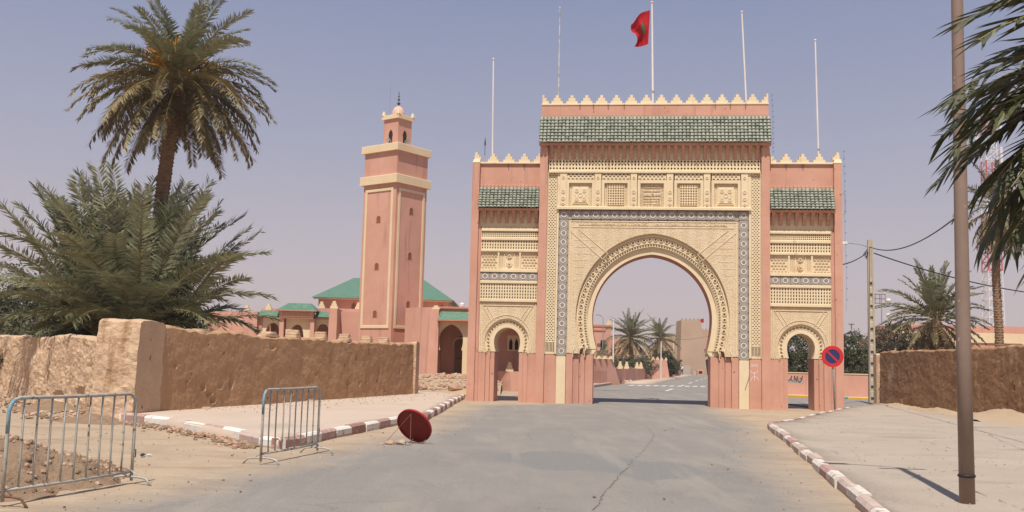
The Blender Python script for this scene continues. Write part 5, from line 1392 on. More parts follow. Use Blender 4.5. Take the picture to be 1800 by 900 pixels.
# ------------------------------------------------------------------ palms, trees, bushes
def frond_mesh(length, a0, droop, seed, leaf, width, pairs, beta, mats, spread=1., bend=1.4, fine=False, start=.16, jit=26, tipphi=28, taper=.55):
    """one pinnate leaf in the local xz plane, growing out along +x; a0 = start elevation, droop = degrees lost to the tip"""
    rr = random.Random(seed); mb = MB(); N = 18; P = [Vector((0, 0, 0))]; T = []
    tw = rr.uniform(-.10, .10)
    for i in range(N):
        a = R(a0 - droop * ((i + .5) / N) ** bend); t = Vector((math.cos(a), tw * (i / N), math.sin(a))).normalized(); T.append(t); P.append(P[-1] + t * (length / N))
    T.append(T[-1])
    r0 = .012 + .006 * length
    mb.tube(P, [max(.004, r0 * (1 - .92 * i / N)) for i in range(N + 1)], 5, 0, caps=False)
    for k in range(pairs):
        f = start + (1 - start) * (k + .5) / pairs
        x = f * N; i = min(N - 1, int(x)); p = P[i].lerp(P[i + 1], x - i); t = T[i]
        side = Vector((0, 1, 0)); side = (side - t * side.dot(t)).normalized(); nr = side.cross(t)
        if nr.z < 0: nr = -nr
        g = (f - start) / (1 - start)
        prof = min(1., .45 + 2.2 * g) * (1 - taper * max(0, g - .45) / .55)
        for sg in (-1, 1):
            if rr.random() < .04: continue
            phi = R((72 - (72 - tipphi) * g) * spread + rr.uniform(-9, 9)); be = R(beta + rr.uniform(-jit, jit))
            d = (t * math.cos(phi) + side * (sg * math.sin(phi) * math.cos(be)) + nr * (math.sin(phi) * math.sin(be))).normalized()
            L = leaf * prof * rr.uniform(.82, 1.12); w = width * (.7 + .3 * prof)
            wx = (nr - d * nr.dot(d)); wx = (wx.normalized() * .55 + d.cross(nr).normalized() * .83 * sg).normalized()
            m = 1 if rr.random() < .8 else 2
            sag = Vector((0, 0, -1)) * L * rr.uniform(.02, .14) * (1.4 if fine else 1)
            q1 = p + d * (L * .42) + sag * .25; tip = p + d * L + sag
            if fine:
                q2 = p + d * (L * .75) + sag * .6
                mb.face([p - wx * w * .25, p + wx * w * .25, q1 + wx * w * .5, q1 - wx * w * .5], m); mb.face([q1 - wx * w * .5, q1 + wx * w * .5, q2 + wx * w * .3, q2 - wx * w * .3], m)
                mb.face([q2 - wx * w * .3, q2 + wx * w * .3, tip], m)
            else:
                mb.face([p, q1 + wx * w * .5, tip, q1 - wx * w * .5], m)
    return mb.mesh('frond', mats)

def palm_trunk(pts, r0, r1, ring=.13, n=12, mat=BARK, parent=None, stud=.16):
    P = [Vector(p) for p in pts]; cum = [0.]
    for a, c in zip(P, P[1:]): cum.append(cum[-1] + (c - a).length)
    k = max(4, int(cum[-1] / ring)); mb = MB(); rows = []
    for i in range(2 * k + 1):
        s = cum[-1] * i / (2 * k); j = 0
        while j < len(P) - 2 and cum[j + 1] < s: j += 1
        u = (s - cum[j]) / (cum[j + 1] - cum[j]); c = P[j].lerp(P[j + 1], u); r = r0 + (r1 - r0) * s / cum[-1]
        r *= 1 + (.25 * max(0, 1 - s / .5)) + .22 * max(0, (s - cum[-1] + .9) / .9)
        row = []
        for q in range(n):
            a = 2 * math.pi * (q + .5 * ((i // 2) % 2)) / n
            b_ = 1 + (stud if (i % 2 and q % 2 == (i // 2) % 2) else -.04) + .06 * nz(q * 1.7, i * .9, r0 * 9)
            row.append((c.x + r * b_ * math.cos(a), c.y + r * b_ * math.sin(a), c.z))
        rows.append(row)
    for a, c in zip(rows, rows[1:]):
        for q in range(n): mb.face([a[q], a[(q + 1) % n], c[(q + 1) % n], c[q]])
    mb.face(rows[-1])
    return mb.build('trunk', mat, parent)

def palm(label, loc, trunk, r0, r1, groups, leaf, width, pairs, seed, group=None, crown=None, name='palm_tree', mat=BARK, flowers=0, boots=True, fine=False, stud=.16, azr=None, tipphi=34, jit=26, taper=.55):
    """groups: (elevation, droop, length, count, materials, beta)"""
    rr = random.Random(seed); t = thing(name, label, 'palm tree', loc, 0, group)
    if trunk: palm_trunk(trunk, r0, r1, parent=t, mat=mat, stud=stud)
    hearts = crown if crown else [trunk[-1]]
    az = rr.uniform(0, 360)
    for gi, (a0, dr, L, cnt, mats, beta) in enumerate(groups):
        ms = [frond_mesh(L * s, a0 + e, dr * s2, seed * 31 + gi * 7 + v, leaf, width, pairs, beta, mats, fine=fine, tipphi=tipphi, jit=jit, taper=taper) for v, (s, e, s2) in enumerate(((1, 0, 1), (.9, 6, 1.15), (1.06, -6, .9)))]
        for i in range(cnt):
            az += 137.5 + rr.uniform(-14, 14); c = hearts[i % len(hearts)]
            az_ = az
            if azr is not None and a0 < azr[2]:                       # a wall stands on that side
                while (az_ - azr[0]) % 360 < azr[1] - azr[0]: az_ += 61
            o = link('frond', ms[i % 3], t, loc=(c[0] + .08 * math.cos(R(az_)), c[1] + .08 * math.sin(R(az_)), c[2] + a0 * .0035 + rr.uniform(-.06, .06)))
            o.rotation_euler = (R(rr.uniform(-14, 14)), 0, R(az_)); s = rr.uniform(.86, 1.08); o.scale = (s, s, s)
    if flowers:
        c = hearts[0]
        for i in range(flowers):
            a = rr.uniform(0, 6.28); mb = MB(); e = R(rr.uniform(20, 62))
            for q in range(16):
                d = Vector((math.cos(a) * math.cos(e), math.sin(a) * math.cos(e), math.sin(e))); j = Vector((rr.uniform(-1, 1), rr.uniform(-1, 1), rr.uniform(-1, .6))) * .28
                p0 = d * .5; p1 = d * 1.0 + j * .4; p2 = d * rr.uniform(1.15, 1.6) + j * 1.3
                mb.tube([tuple(Vector(c) + v) for v in (p0, p1, p2)], [.02, .04, .015], 4, caps=False)
            mb.build('flower_stalk', FLOWER, t)
    return t
G3 = [RACHIS, FR_GG, FR_G]; G2 = [RACHIS, FR_G, FR_D]; O3 = [RACHIS, FR_O, FR_G]; B3 = [RACHIS, FR_B, FR_O]; GO = [RACHIS, FR_G, FR_O]
palm('tall date palm with a leaning trunk and a round drooping crown behind the mud wall', (-11.7, 33, 0),
     [(0, 0, 0), (-.05, 0, 3.5), (-.1, 0, 6.5), (.04, 0, 8.6), (.22, 0, 10.65)], .26, .215,
     [(78, 30, 3.1, 8, G3, 24), (60, 48, 3.2, 10, G3, 24), (42, 58, 3.2, 12, G3, 20), (24, 64, 3.4, 15, GO, 12), (8, 64, 3.6, 18, O3, 4), (-6, 58, 3.6, 20, O3, -4), (-20, 54, 3.5, 18, O3, -10), (-34, 42, 3.2, 12, O3, -14), (-48, 30, 2.7, 6, O3, -14), (-60, 22, 2.2, 4, B3, -14)],
     .44, .058, 80, 5, tipphi=42, jit=30, taper=.45, crown=[(.22, 0, 10.75)], flowers=16)
palm('broad low date palm clump spreading over the corner of the mud wall', (-12.15, 31.0, 0),
     [(0, 0, 0), (0, 0, 1.8)], .5, .42,
     [(87, 16, 4.8, 20, G3, 16), (78, 22, 5.0, 34, G3, 16), (68, 32, 5.0, 40, G3, 14), (57, 54, 4.7, 36, G3, 12), (45, 58, 4.1, 32, G3, 10), (33, 66, 3.6, 30, G2, 6), (20, 58, 3.2, 28, GO, 0), (6, 50, 2.9, 24, G2, -4), (-10, 32, 2.6, 14, O3, -8)],
     .62, .062, 80, 9, tipphi=46, jit=22, taper=.36, crown=[(.45, .1, 2.1), (-.75, .5, 1.9), (-.1, .7, 2.2), (-1.5, 1.6, 1.7), (1.0, 1.2, 1.6)], name='palm_clump', azr=(178, 400, 30))
palm('date palm with a full round crown on the left of the far street', (12.85, 106, .1), [(0, 0, 0), (.05, 0, 2.4), (-.02, 0, 4.3)], .24, .22,
     [(80, 20, 2.9, 9, G3, 20), (60, 40, 3.0, 12, G3, 18), (38, 55, 3.0, 15, GO, 14), (15, 62, 3.0, 16, GO, 6), (-10, 55, 2.9, 17, O3, -6), (-34, 36, 2.7, 16, O3, -12)], .42, .09, 30, 12, 'palms in the far street')
palm('smaller date palm with a leaning trunk farther down the street', (16.55, 118, .1), [(0, 0, 0), (.1, 0, 2.0), (.7, 0, 3.6), (1.15, 0, 4.6)], .26, .24,
     [(78, 22, 2.6, 7, G3, 20), (55, 42, 2.7, 10, G3, 18), (30, 58, 2.8, 13, GO, 12), (5, 62, 2.8, 14, GO, 2), (-25, 44, 2.6, 13, O3, -8)], .42, .09, 28, 13, 'palms in the far street')
palm('low grey green young palm beside the near end of the street wall', (7.6, 92, 0), None, .2, .2,
     [(80, 20, 3.6, 6, G3, 20), (58, 40, 3.6, 9, G3, 16), (36, 50, 3.4, 10, G3, 12), (15, 50, 3.0, 9, GO, 6)], .45, .09, 30, 14, 'palms in the far street', crown=[(0, 0, .7), (-.8, .5, .6), (1.2, 1., .5)], name='palm_clump')
palm('bushy date palm with dry skirts behind the right mud wall', (23.4, 55, .1), [(0, 0, 0), (.1, 0, 2.0), (.02, 0, 4.3)], .34, .32,
     [(82, 18, 2.9, 6, G3, 20), (66, 32, 3.0, 8, G3, 20), (48, 44, 3.1, 10, G3, 16), (30, 50, 3.2, 11, GO, 12), (12, 50, 3.2, 11, GO, 4), (-10, 46, 3.0, 10, O3, -4), (-34, 40, 2.7, 9, B3, -10), (-55, 24, 2.3, 8, B3, -12)],
     .46, .08, 46, 15, crown=[(.02, 0, 4.5), (.3, .3, 4.3)])
o = palm_trunk([(0, 0, 0), (-.3, 0, 1.4), (-.9, .1, 2.7)], .26, .24, parent=bpy.data.objects[[x.name for x in bpy.data.objects if x.get('label', '').startswith('bushy date palm')][0]])
palm('tall slender palm with sparse dry fronds in front of the lattice mast', (24.5, 50, .1), [(0, 0, 0), (.02, 0, 3.5), (-.06, 0, 6.5), (.1, 0, 9.9)], .21, .19,
     [(75, 35, 2.4, 6, G2, 18), (45, 60, 2.6, 8, GO, 12), (15, 75, 2.7, 9, GO, 4), (-15, 62, 2.7, 9, O3, -8), (-45, 40, 2.6, 8, B3, -12), (-60, 22, 2.2, 6, B3, -12)],
     .42, .065, 44, 16)
# the palm beside the photographer: its fronds hang into the picture from the right
nt = thing('palm_tree', 'palm standing just out of view whose dark fronds hang in from the right edge', 'palm tree', (4.62, 6.0, .13))
palm_trunk([(0, 0, 0), (.03, 0, 1.6), (0, 0, 3.35)], .2, .19, parent=nt)
NEAR = [  # azimuth, start elevation, droop, length
    (186, 26, 62, 1.95), (178, 34, 66, 1.9), (194, 2, 50, 1.8), (182, 18, 64, 2.0), (176, 8, 58, 2.0), (189, -5, 48, 1.9), (168, -18, 44, 1.85), (180, -14, 46, 1.9), (172, -26, 40, 1.8), (163, 6, 60, 2.0), (158, -12, 50, 1.9), (175, 24, 60, 1.7), (184, 8, 50, 1.75), (169, -4, 46, 1.8), (179, -20, 40, 1.8), (165, -28, 36, 1.7), (185, 40, 70, 1.7), (155, 14, 60, 1.9), (192, -10, 44, 1.6), (170, 4, 54, 1.85), (184, -9, 46, 1.8), (174, -32, 34, 1.65), (188, -28, 36, 1.6), (172, 14, 60, 1.90), (197, 10, 50, 1.75), (181, -2, 50, 1.80), (166, -10, 46, 1.75), (191, -16, 50, 1.75), (176, -24, 40, 1.70), (160, 20, 60, 1.8), (205, -20, 44, 1.5),
    (150, 0, 60, 1.7), (135, 20, 60, 1.8), (110, 10, 60, 1.8), (80, 25, 60, 1.8), (50, 5, 60, 1.8), (20, 20, 60, 1.8), (-10, 0, 60, 1.8), (-40, 25, 60, 1.8), (-70, 5, 60, 1.8), (-100, 20, 60, 1.7), (225, 25, 60, 1.5), (90, 60, 40, 1.7), (200, 62, 50, 1.7), (320, 62, 40, 1.7), (30, 75, 30, 1.6)]
for i, (az, a0, dr, L) in enumerate(NEAR):
    me = frond_mesh(L, a0, dr, 900 + i, .47, .029, 36, 2 if a0 > 0 else -12, [RACHIS, FR_D, FR_G] if i % 3 == 0 else [RACHIS, FR_D, FR_D], fine=True, start=.18, jit=14, tipphi=44)
    o = link('frond', me, nt, loc=(.06 * math.cos(R(az)), .06 * math.sin(R(az)), 3.35 + a0 * .003)); o.rotation_euler = (R(rnd.uniform(-12, 12)), 0, R(az))

def foliage(mb, c, rad, clumps, per, size, rr, nm=2, hollow=.45):
    for i in range(clumps):
        while True:
            u = Vector((rr.uniform(-1, 1), rr.uniform(-1, 1), rr.uniform(-1, 1)))
            if hollow < u.length < 1: break
        k = 1 + .35 * nz(u.x * 2 + c[0], u.y * 2 + c[1], u.z * 2, 1.1)
        cc = Vector((c[0] + u.x * rad[0] * k, c[1] + u.y * rad[1] * k, max(.05, c[2] + u.z * rad[2] * k))); cr = rr.uniform(.16, .34) * min(rad) * .55; m = rr.randrange(nm)
        for j in range(per):
            p = cc + Vector((rr.gauss(0, .5), rr.gauss(0, .5), rr.gauss(0, .5))) * cr
            a = Vector((rr.gauss(0, 1), rr.gauss(0, 1), rr.gauss(0, 1) + .3)).normalized(); b_ = a.cross(Vector((rr.gauss(0, 1), rr.gauss(0, 1), rr.gauss(0, 1)))).normalized()
            s = size * rr.uniform(.6, 1.3); e = a * s; f = b_ * s * .22
            mb.face([p - f * .3, p + e * .5 + f, p + e, p + e * .5 - f], m if rr.random() < .8 else rr.randrange(nm))
def tree(name, label, loc, blobs, size, per, seed, group=None, mats=(LEAF1, LEAF2), stems=3, dens=1., cat=None):
    rr = random.Random(seed); t = thing(name, label, cat or ('tree' if 'tree' in name else 'bush'), loc, 0, group)
    mb = MB()
    for bx, by, bz, rx, ry, rz in blobs:
        n = int(40 * dens * (rx * ry * rz) ** .67 + 16); foliage(mb, (bx, by, bz), (rx, ry, rz), n, per, size, rr, len(mats))
    mb.build('crown', list(mats), t)
    mb = MB()
    for i in range(stems):
        bx, by, bz, rx, ry, rz = blobs[i % len(blobs)]; a = rr.uniform(0, 6.28)
        mb.tube([(.15 * math.cos(a), .15 * math.sin(a), -.1), (bx * .4 + .2 * math.cos(a), by * .4, bz * .55), (bx + rx * .4 * math.cos(a), by + ry * .4 * math.sin(a), bz + rz * .3)], [.12, .09, .03], 6)
    mb.build('trunk', BARK2, t)
    return t
tree('tamarisk_tree', 'dark feathery tree at the left edge behind the mud wall', (-20.3, 41, 0), [(0, 0, 2.7, 2.9, 2.2, 2.0), (-2.4, .5, 2.2, 2.2, 2, 1.7), (1.6, 0, 1.9, 1.9, 1.8, 1.5)], .17, 44, 1, 'trees behind the left mud wall', dens=1.5)
tree('tamarisk_tree', 'brownish feathery tree showing between the fronds of the palm clump', (-15.2, 38.5, 0), [(0, 0, 3.6, 1.9, 1.7, 1.9), (1.2, 0, 2.6, 1.6, 1.6, 1.8)], .17, 40, 2, 'trees behind the left mud wall', (LEAF3, LEAF2, LEAF1), dens=1.4)
tree('bush', 'dark bush directly behind the low left run of the mud wall', (-16.3, 34.5, 0), [(0, 0, 1.5, 2.0, 1.3, 1.2), (2.2, -1, 1.6, 1.6, 1.1, 1.1), (-2.3, 1.6, 1.5, 1.8, 1.2, 1.2)], .14, 40, 3, 'trees behind the left mud wall', (LEAF1, LEAF2, LEAF3), dens=1.8)
tree('bush', 'grey green bush behind the street wall under the round palm', (11.6, 101, 0), [(0, 0, 1.5, 1.6, 1.4, 1.1), (2.0, 2, 1.4, 1.5, 1.3, 1.0), (-1.6, 0, 1.2, 1.3, 1.2, 1.0)], .20, 22, 4, 'bushes in the far street', (LEAF2, LEAF1), dens=1.5)
tree('bush', 'round dark bush before the mud fortress', (19.3, 127, 0), [(0, 0, 2.0, 2.1, 1.8, 1.7), (-1.9, 0, 1.5, 1.5, 1.4, 1.2), (1.4, 1, 1.6, 1.3, 1.2, 1.2)], .24, 24, 5, 'bushes in the far street', (LEAF1, LEAF3), dens=1.6)
tree('bush', 'long low bush behind the street wall between the two far palms', (15.2, 116, 0), [(0, 0, 1.4, 1.6, 1.3, 1.2), (-1.8, -2, 1.2, 1.3, 1.1, 1.0)], .22, 22, 6, 'bushes in the far street', (LEAF2, LEAF1), dens=1.4)
tree('tree', 'dense dark tree filling the small right arch of the gate', (19.2, 66, 0), [(0, 0, 2.6, 2.2, 1.8, 2.3), (.5, -.5, 1.6, 1.9, 1.6, 1.4), (-1.5, .5, 1.8, 1.4, 1.3, 1.5)], .17, 28, 7, 'trees across the right street', (LEAF1, LEAF2), dens=2.)
tree('tree', 'slim pale tree right beside the right edge of the gate', (22.2, 65, 0), [(0, 0, 3.0, .75, .8, 1.3), (.2, 0, 1.6, 1.0, 1.0, 1.2), (1.1, .4, 1.9, .9, .9, .9)], .15, 28, 8, 'trees across the right street', (LEAF2, LEAF1), dens=2.)
tree('tree', 'bushy tree just left of the concrete pole', (24.0, 69, 0), [(0, 0, 2.7, 1.3, 1.2, 1.5), (-.7, 0, 1.9, 1.0, 1.0, 1.0)], .16, 28, 9, 'trees across the right street', (LEAF1, LEAF2), dens=2.)
tree('tree', 'tall dark tree to the right of the concrete pole', (26.4, 69, 0), [(0, 0, 3.4, 1.5, 1.4, 1.8), (1.5, .3, 2.8, 1.4, 1.3, 1.6), (.4, -.4, 1.6, 1.5, 1.2, 1.3), (3.0, .5, 2.6, 1.2, 1.1, 1.4)], .17, 28, 10, 'trees across the right street', (LEAF1, LEAF3), dens=2.)
tree('bush', 'low shrubs under the bushy palm behind the right mud wall', (23.0, 57, 0), [(0, 0, 1.7, 1.5, .9, 1.0), (2.4, 0, 1.6, 1.4, .9, 1.0), (-2.2, .5, 1.4, .9, .8, .9)], .14, 26, 11, None, (LEAF1, LEAF3), dens=1.8)
# ------------------------------------------------------------------ barriers, signs, poles, wires, people
def barrier(label, p0, p1, nbars, seed):
    rr = random.Random(seed); p0, p1 = Vector(p0), Vector(p1); L = (p1 - p0).length; t = thing('crowd_barrier', label, 'barrier', (p0.x, p0.y, 0), math.atan2(p1.y - p0.y, p1.x - p0.x), 'steel crowd barriers on the dirt')
    H, zb, rc = 1.10, .16, .14
    pts = [(0, 0, .05), (0, 0, .5), (0, 0, H - rc)] + [(rc - rc * math.cos(a), 0, H - rc + rc * math.sin(a)) for a in (R(30), R(60), R(90))] + [(L * .5, .006, H - .006)] + [(L - rc + rc * math.sin(a), 0, H - rc + rc * math.cos(a)) for a in (0, R(30), R(60), R(90))] + [(L, 0, .5), (L, 0, .05)]
    b = MB(); b.tube(pts, .0195, 10); b.build('frame', STEEL, t, smooth=True)
    b = MB(); b.tube([(0, 0, H - rc - .22), (0, 0, H - rc)] + [(rc - rc * math.cos(a), 0, H - rc + rc * math.sin(a)) for a in (R(30), R(60))], .0205, 10); b.build('paint_remnant', BLUEP, t, smooth=True)
    b = MB(); b.tube([(0, 0, zb), (L * .5, 0, zb - .008), (L, 0, zb)], .0165, 8); b.build('bottom_rail', STEEL, t, smooth=True)
    for i in range(nbars):
        x = L * (i + 1) / (nbars + 1); d = rr.uniform(-.014, .014); b = MB()
        b.tube([(x, 0, zb + .01), (x + d * .6, d * .8, .45), (x + d, d, .75), (x + .004, 0, H - .015)], .0115, 8); b.build('bar', STEEL, t, smooth=True)
    for x in (.02, L - .02):
        b = MB(); b.tube([(x, -.30, .0), (x, -.22, .085), (x, -.10, .10), (x, .10, .10), (x, .22, .085), (x, .30, .0)], .014, 8)
        b.tube([(x, 0, .18), (x, .11, .10)], .008, 6); b.tube([(x, 0, .18), (x, -.11, .10)], .008, 6); b.build('foot', RUST if rr.random() < .5 else STEEL, t, smooth=True)
    b = MB(); b.tube([(L + .02, 0, .42), (L + .05, 0, .42), (L + .05, 0, .33), (L + .03, 0, .33)], .007, 6); b.build('hook', RUST, t)
    return t
barrier('nearest grey steel crowd barrier at the left edge with blue paint on its bend', (-5.16, 10.42), (-4.57, 12.36), 9, 1)
barrier('grey steel crowd barrier standing by the striped kerb corner', (-3.63, 14.92), (-3.17, 16.88), 8, 2)

# round warning sign standing on the road, seen from its back
sg = thing('road_sign', 'round red metal sign on short legs seen from behind on the road', 'road sign', (-1.80, 19.45, 0), R(-26))
def tilt(x, z, y=0.): a = R(-31); rl = R(-4); x2, z2 = x * math.cos(rl) - z * math.sin(rl), x * math.sin(rl) + z * math.cos(rl); z3 = z2 ; return (x2, y * math.cos(a) + z3 * math.sin(a), .335 + z3 * math.cos(a) - y * math.sin(a))
b = MB(); rd = .365; N = 40
def ringpts(r, y): return [tilt(r * math.cos(2 * math.pi * q / N), r * math.sin(2 * math.pi * q / N), y) for q in range(N)]
A_, B_, C_, D_ = ringpts(rd - .004, .012), ringpts(rd, .02), ringpts(rd + .004, -.028), ringpts(rd - .016, -.028)
b.face(list(reversed(ringpts(rd - .016, .0)))); b.face(A_, 0)
for P0, P1, m in ((A_, B_, 1), (B_, C_, 1), (C_, D_, 1), (D_, ringpts(rd - .016, .0), 1)):
    for q in range(N): b.face([P0[q], P1[q], P1[(q + 1) % N], P0[(q + 1) % N]], m)
b.build('disc', [REDBACK, RIMRED], sg)
for x in (-.06, .21):
    b = MB(); b.tube([tilt(x, -.30 + abs(x) * .1), (x + .03 * (1 if x > 0 else .4), -.10, 0)], .011, 6); b.build('leg', RUST, sg)
for p in ((-.26, -.66, 0), (.26, -.56, 0)):
    b = MB(); b.tube([tilt(-.0, .285, -.03), p], .0045, 5); b.build('stay', RUST, sg)
b = MB(); b.tube([(-.06, -.10, .012), (.26, -.10, .012)], .007, 5); b.build('base_bar', RUST, sg)
b = MB(); b.tube([(-.26, -.66, .008), (.26, -.56, .008)], .005, 5); b.build('base_bar', RUST, sg)
rr = random.Random(77)
for i, (x, y, s, lab, sq) in enumerate(((-2.00, 18.98, .15, 'pale broken brick holding down the sign stay', (1.25, .55, .42)), (-2.20, 18.90, .105, 'pinkish lump left of the broken brick by the sign', (1.1, .7, .7)), (-2.33, 18.82, .05, 'smallest pebble at the end of the row of stones by the sign', (1.2, .8, .7)))):
    b = MB(); b.blob((0, 0, s * .3), s, 0, rr, sq, .12); o = b.build('stone', STONE if i == 0 else STONER, loc=(x, y, 0)); o.rotation_euler = (0, 0, .3 - .5 * i); tag(o, lab, 'stone')
b = MB(); b.blob((0, 0, .02), .05, 0, rr, (1.6, .8, .5)); b.blob((.09, .02, .02), .035, 1, rr, (1.4, .8, .5)); tag(b.build('litter', [CLOTH_B, WHITEP], loc=(-5.65, 15.7, .01)), 'scrap of dark and white litter on the sand behind the near barrier', 'litter')

# no-parking sign by the gate
ns = thing('road_sign', 'red and blue no parking sign before the right pier of the gate', 'road sign', (12.06, 37.15, .12), R(-10))
b = MB(); b.tube([(0, 0, 0), (-.035, 0, 1.2), (-.06, 0, 2.02)], .033, 10); b.build('post', GREYM, ns, smooth=True)
def face_ring(mb, r0, r1, y0, y1, m, n=36): mb.ring(-.07, 1.97, r0, r1, y0, y1, n, m)
b = MB(); b.disc(-.07, 1.97, .30, -.062, 32, 0); b.build('blue_disc', SIGNBLUE, ns)
b = MB(); face_ring(b, .262, .395, -.072, -.04, 0); b.build('red_ring', SIGNRED, ns)
b = MB(); w_ = .035; a = R(-45); dx, dz = math.cos(a), math.sin(a); q = .272
b.plate([(-.07 - dx * q - dz * w_, 1.97 - dz * q + dx * w_), (-.07 - dx * q + dz * w_, 1.97 - dz * q - dx * w_), (-.07 + dx * q + dz * w_, 1.97 + dz * q - dx * w_), (-.07 + dx * q - dz * w_, 1.97 + dz * q + dx * w_)], -.069, -.06); b.build('red_bar', SIGNRED, ns)
b = MB(); b.plate([(-.07 + .385 * math.cos(2 * math.pi * k / 32), 1.97 + .385 * math.sin(2 * math.pi * k / 32)) for k in range(32)], -.045, -.036); b.box(-.10, .0, -.04, .03, 1.90, 1.96); b.build('back_plate', GREYM, ns)

# tall lamp post on the right pavement; its arm is above the picture but throws the shadow
lt = thing('lamp_post', 'tall brown lamp post with a black band near its foot on the right pavement', 'lamp post', (5.235, 11.52, .12))
b = MB(); b.tube([(0, 0, 0), (0, 0, 2), (.01, 0, 4), (.02, 0, 6), (.02, 0, 7.6)], [.086, .081, .074, .066, .058], 20); b.build('post', LAMPP, lt, smooth=True)
b = MB(); b.lathe([(.088, .30), (.097, .31), (.097, .325), (.088, .335)], n=18); b.build('band', BLACK, lt)
b = MB(); b.tube([(.02, 0, 7.7), (-.3, .12, 7.80), (-.70, .30, 7.84)], .032, 8); b.build('arm', LAMPP, lt)
b = MB(); b.box(-1.05, -.66, .22, .40, 7.79, 7.91, bev=.03); b.build('lamp_head', GREYM, lt)
b = MB(); b.box(-.33, .37, -.035, .035, 7.30, 7.37); b.build('crossbar', LAMPP, lt)

# concrete pole with its ladder of recesses, street lamp and cables
cp = thing('utility_pole', 'pale concrete utility pole with square recesses beside the right mud wall', 'utility pole', (17.35, 47.9, .1), R(-12))
b = MB(); b.frustum([(-.17, -.10, 0), (.17, -.10, 0), (.17, .14, 0), (-.17, .14, 0)], [(-.12, -.02, 7.8), (.12, -.02, 7.8), (.12, .12, 7.8), (-.12, .12, 7.8)]); b.build('shaft', CONC, cp)
def pw(z): return .17 - .05 * z / 7.8
for s in (-1, 1):
    b = MB(); w0, w1 = pw(0), pw(7.8); x = [s * w0, s * (w0 - .085), s * (w1 - .075), s * w1]
    b.frustum([(min(x[0], x[1]), -.19, 0), (max(x[0], x[1]), -.19, 0), (max(x[0], x[1]), -.09, 0), (min(x[0], x[1]), -.09, 0)], [(min(x[2], x[3]), -.11, 7.8), (max(x[2], x[3]), -.11, 7.8), (max(x[2], x[3]), -.01, 7.8), (min(x[2], x[3]), -.01, 7.8)]); b.build('flange', CONC, cp)
for k in range(11):
    z = .45 + .55 * k; w = pw(z) - .08; y0 = -.175 + .08 * z / 7.8; b = MB()
    b.frustum([(-w, y0, z - .20), (w, y0, z - .20), (w, -.05, z - .20), (-w, -.05, z - .20)], [(-w, y0 + .03, z + .06), (w, y0 + .03, z + .06), (w, -.05, z + .12), (-w, -.05, z + .12)]); b.build('rung', CONC, cp)
b = MB(); b.box(-.11, .11, -.09, .0, 5.9, 7.8); b.build('upper_infill', CONC, cp)
b = MB(); b.tube([(-.1, -.05, 7.45), (-.45, -.2, 7.55), (-1.15, -.4, 7.62)], .02, 6); b.build('lamp_arm', GREYM, cp)
b = MB(); b.frustum([(-1.62, -.55, 7.54), (-1.1, -.45, 7.56), (-1.1, -.3, 7.56), (-1.62, -.4, 7.54)], [(-1.58, -.53, 7.66), (-1.12, -.44, 7.68), (-1.12, -.32, 7.68), (-1.58, -.42, 7.66)]); b.lathe([(.0, -.09), (.11, -.06), (.12, .01)], (-1.48, -.46, 7.54), 10); b.build('lamp_head', WHITEP, cp)
b = MB()
for k in range(3): b.tube([(-.14, -.1, 7.35 - .1 * k), (-.26 - .05 * k, -.16, 7.2 - .05 * k), (-.2, -.12, 6.95 - .05 * k), (-.13, -.1, 7.2)], .018, 5)
b.build('cable_loop', BLACK, cp)
def cable(label, pts, sag, r=.022):
    b = MB(); P = []
    for (a, c), sg_ in zip(zip(pts, pts[1:]), sag):
        a, c = Vector(a), Vector(c)
        for i in range(24):
            t = i / 24; p = a.lerp(c, t); p.z -= sg_ * 4 * t * (1 - t); P.append(tuple(p))
    P.append(pts[-1]); b.tube(P, r, 6); return tag(b.build('cable', BLACK), label, 'cable', 'overhead cables at the concrete pole')
cable('black cable slung from the concrete pole up into the near palm fronds', [(17.28, 47.8, 7.55), (10.4, 18.0, 6.9)], [1.15], .022)
cable('black cable running down right from the concrete pole behind the lamp post', [(17.5, 47.8, 7.25), (33.5, 58.0, 6.15)], [.45], .03)
cable('short slack cable from the concrete pole down to the edge of the gate', [(17.2, 47.8, 7.3), (13.0, 39.6, 5.75)], [.12], .025)

# lattice mast
ms = thing('radio_mast', 'red and white lattice mast rising behind the tall slender palm', 'mast', (58.2, 120, .3))
def mast_w(z): return 1.0 - .42 * z / 34
SEC = 3.4
for k in range(10):
    z0, z1 = k * SEC, (k + 1) * SEC; b = MB(); w0, w1 = mast_w(z0), mast_w(z1); C = ((-1, -1), (1, -1), (1, 1), (-1, 1))
    for cx, cy in C: b.tube([(cx * w0, cy * w0, z0), (cx * w1, cy * w1, z1)], .075, 5, caps=False)
    for h_ in range(3):
        f0, f1 = h_ / 3, (h_ + 1) / 3; za, zb_ = z0 + SEC * f0, z0 + SEC * f1; wa, wb_ = mast_w(za), mast_w(zb_)
        for (ax, ay), (bx, by) in zip(C, C[1:] + C[:1]):
            b.tube([(ax * wa, ay * wa, za), (bx * wb_, by * wb_, zb_)], .04, 4, caps=False); b.tube([(ax * wa, ay * wa, za), (bx * wa, by * wa, za)], .04, 4, caps=False)
    b.build('mast_section', MASTR if k in (4, 5, 7, 9) else MASTW, ms)
for z, s in ((28.5, -1), (30, 1), (27, 1)):
    b = MB(); b.box(s * 1.5 - .15, s * 1.5 + .15, -.1, .1, z, z + 2.0); b.tube([(s * .7, 0, z + .4), (s * 1.5, 0, z + .4)], .04, 4); b.tube([(s * .7, 0, z + 1.6), (s * 1.5, 0, z + 1.6)], .04, 4); b.build('antenna_panel', MASTW, ms)
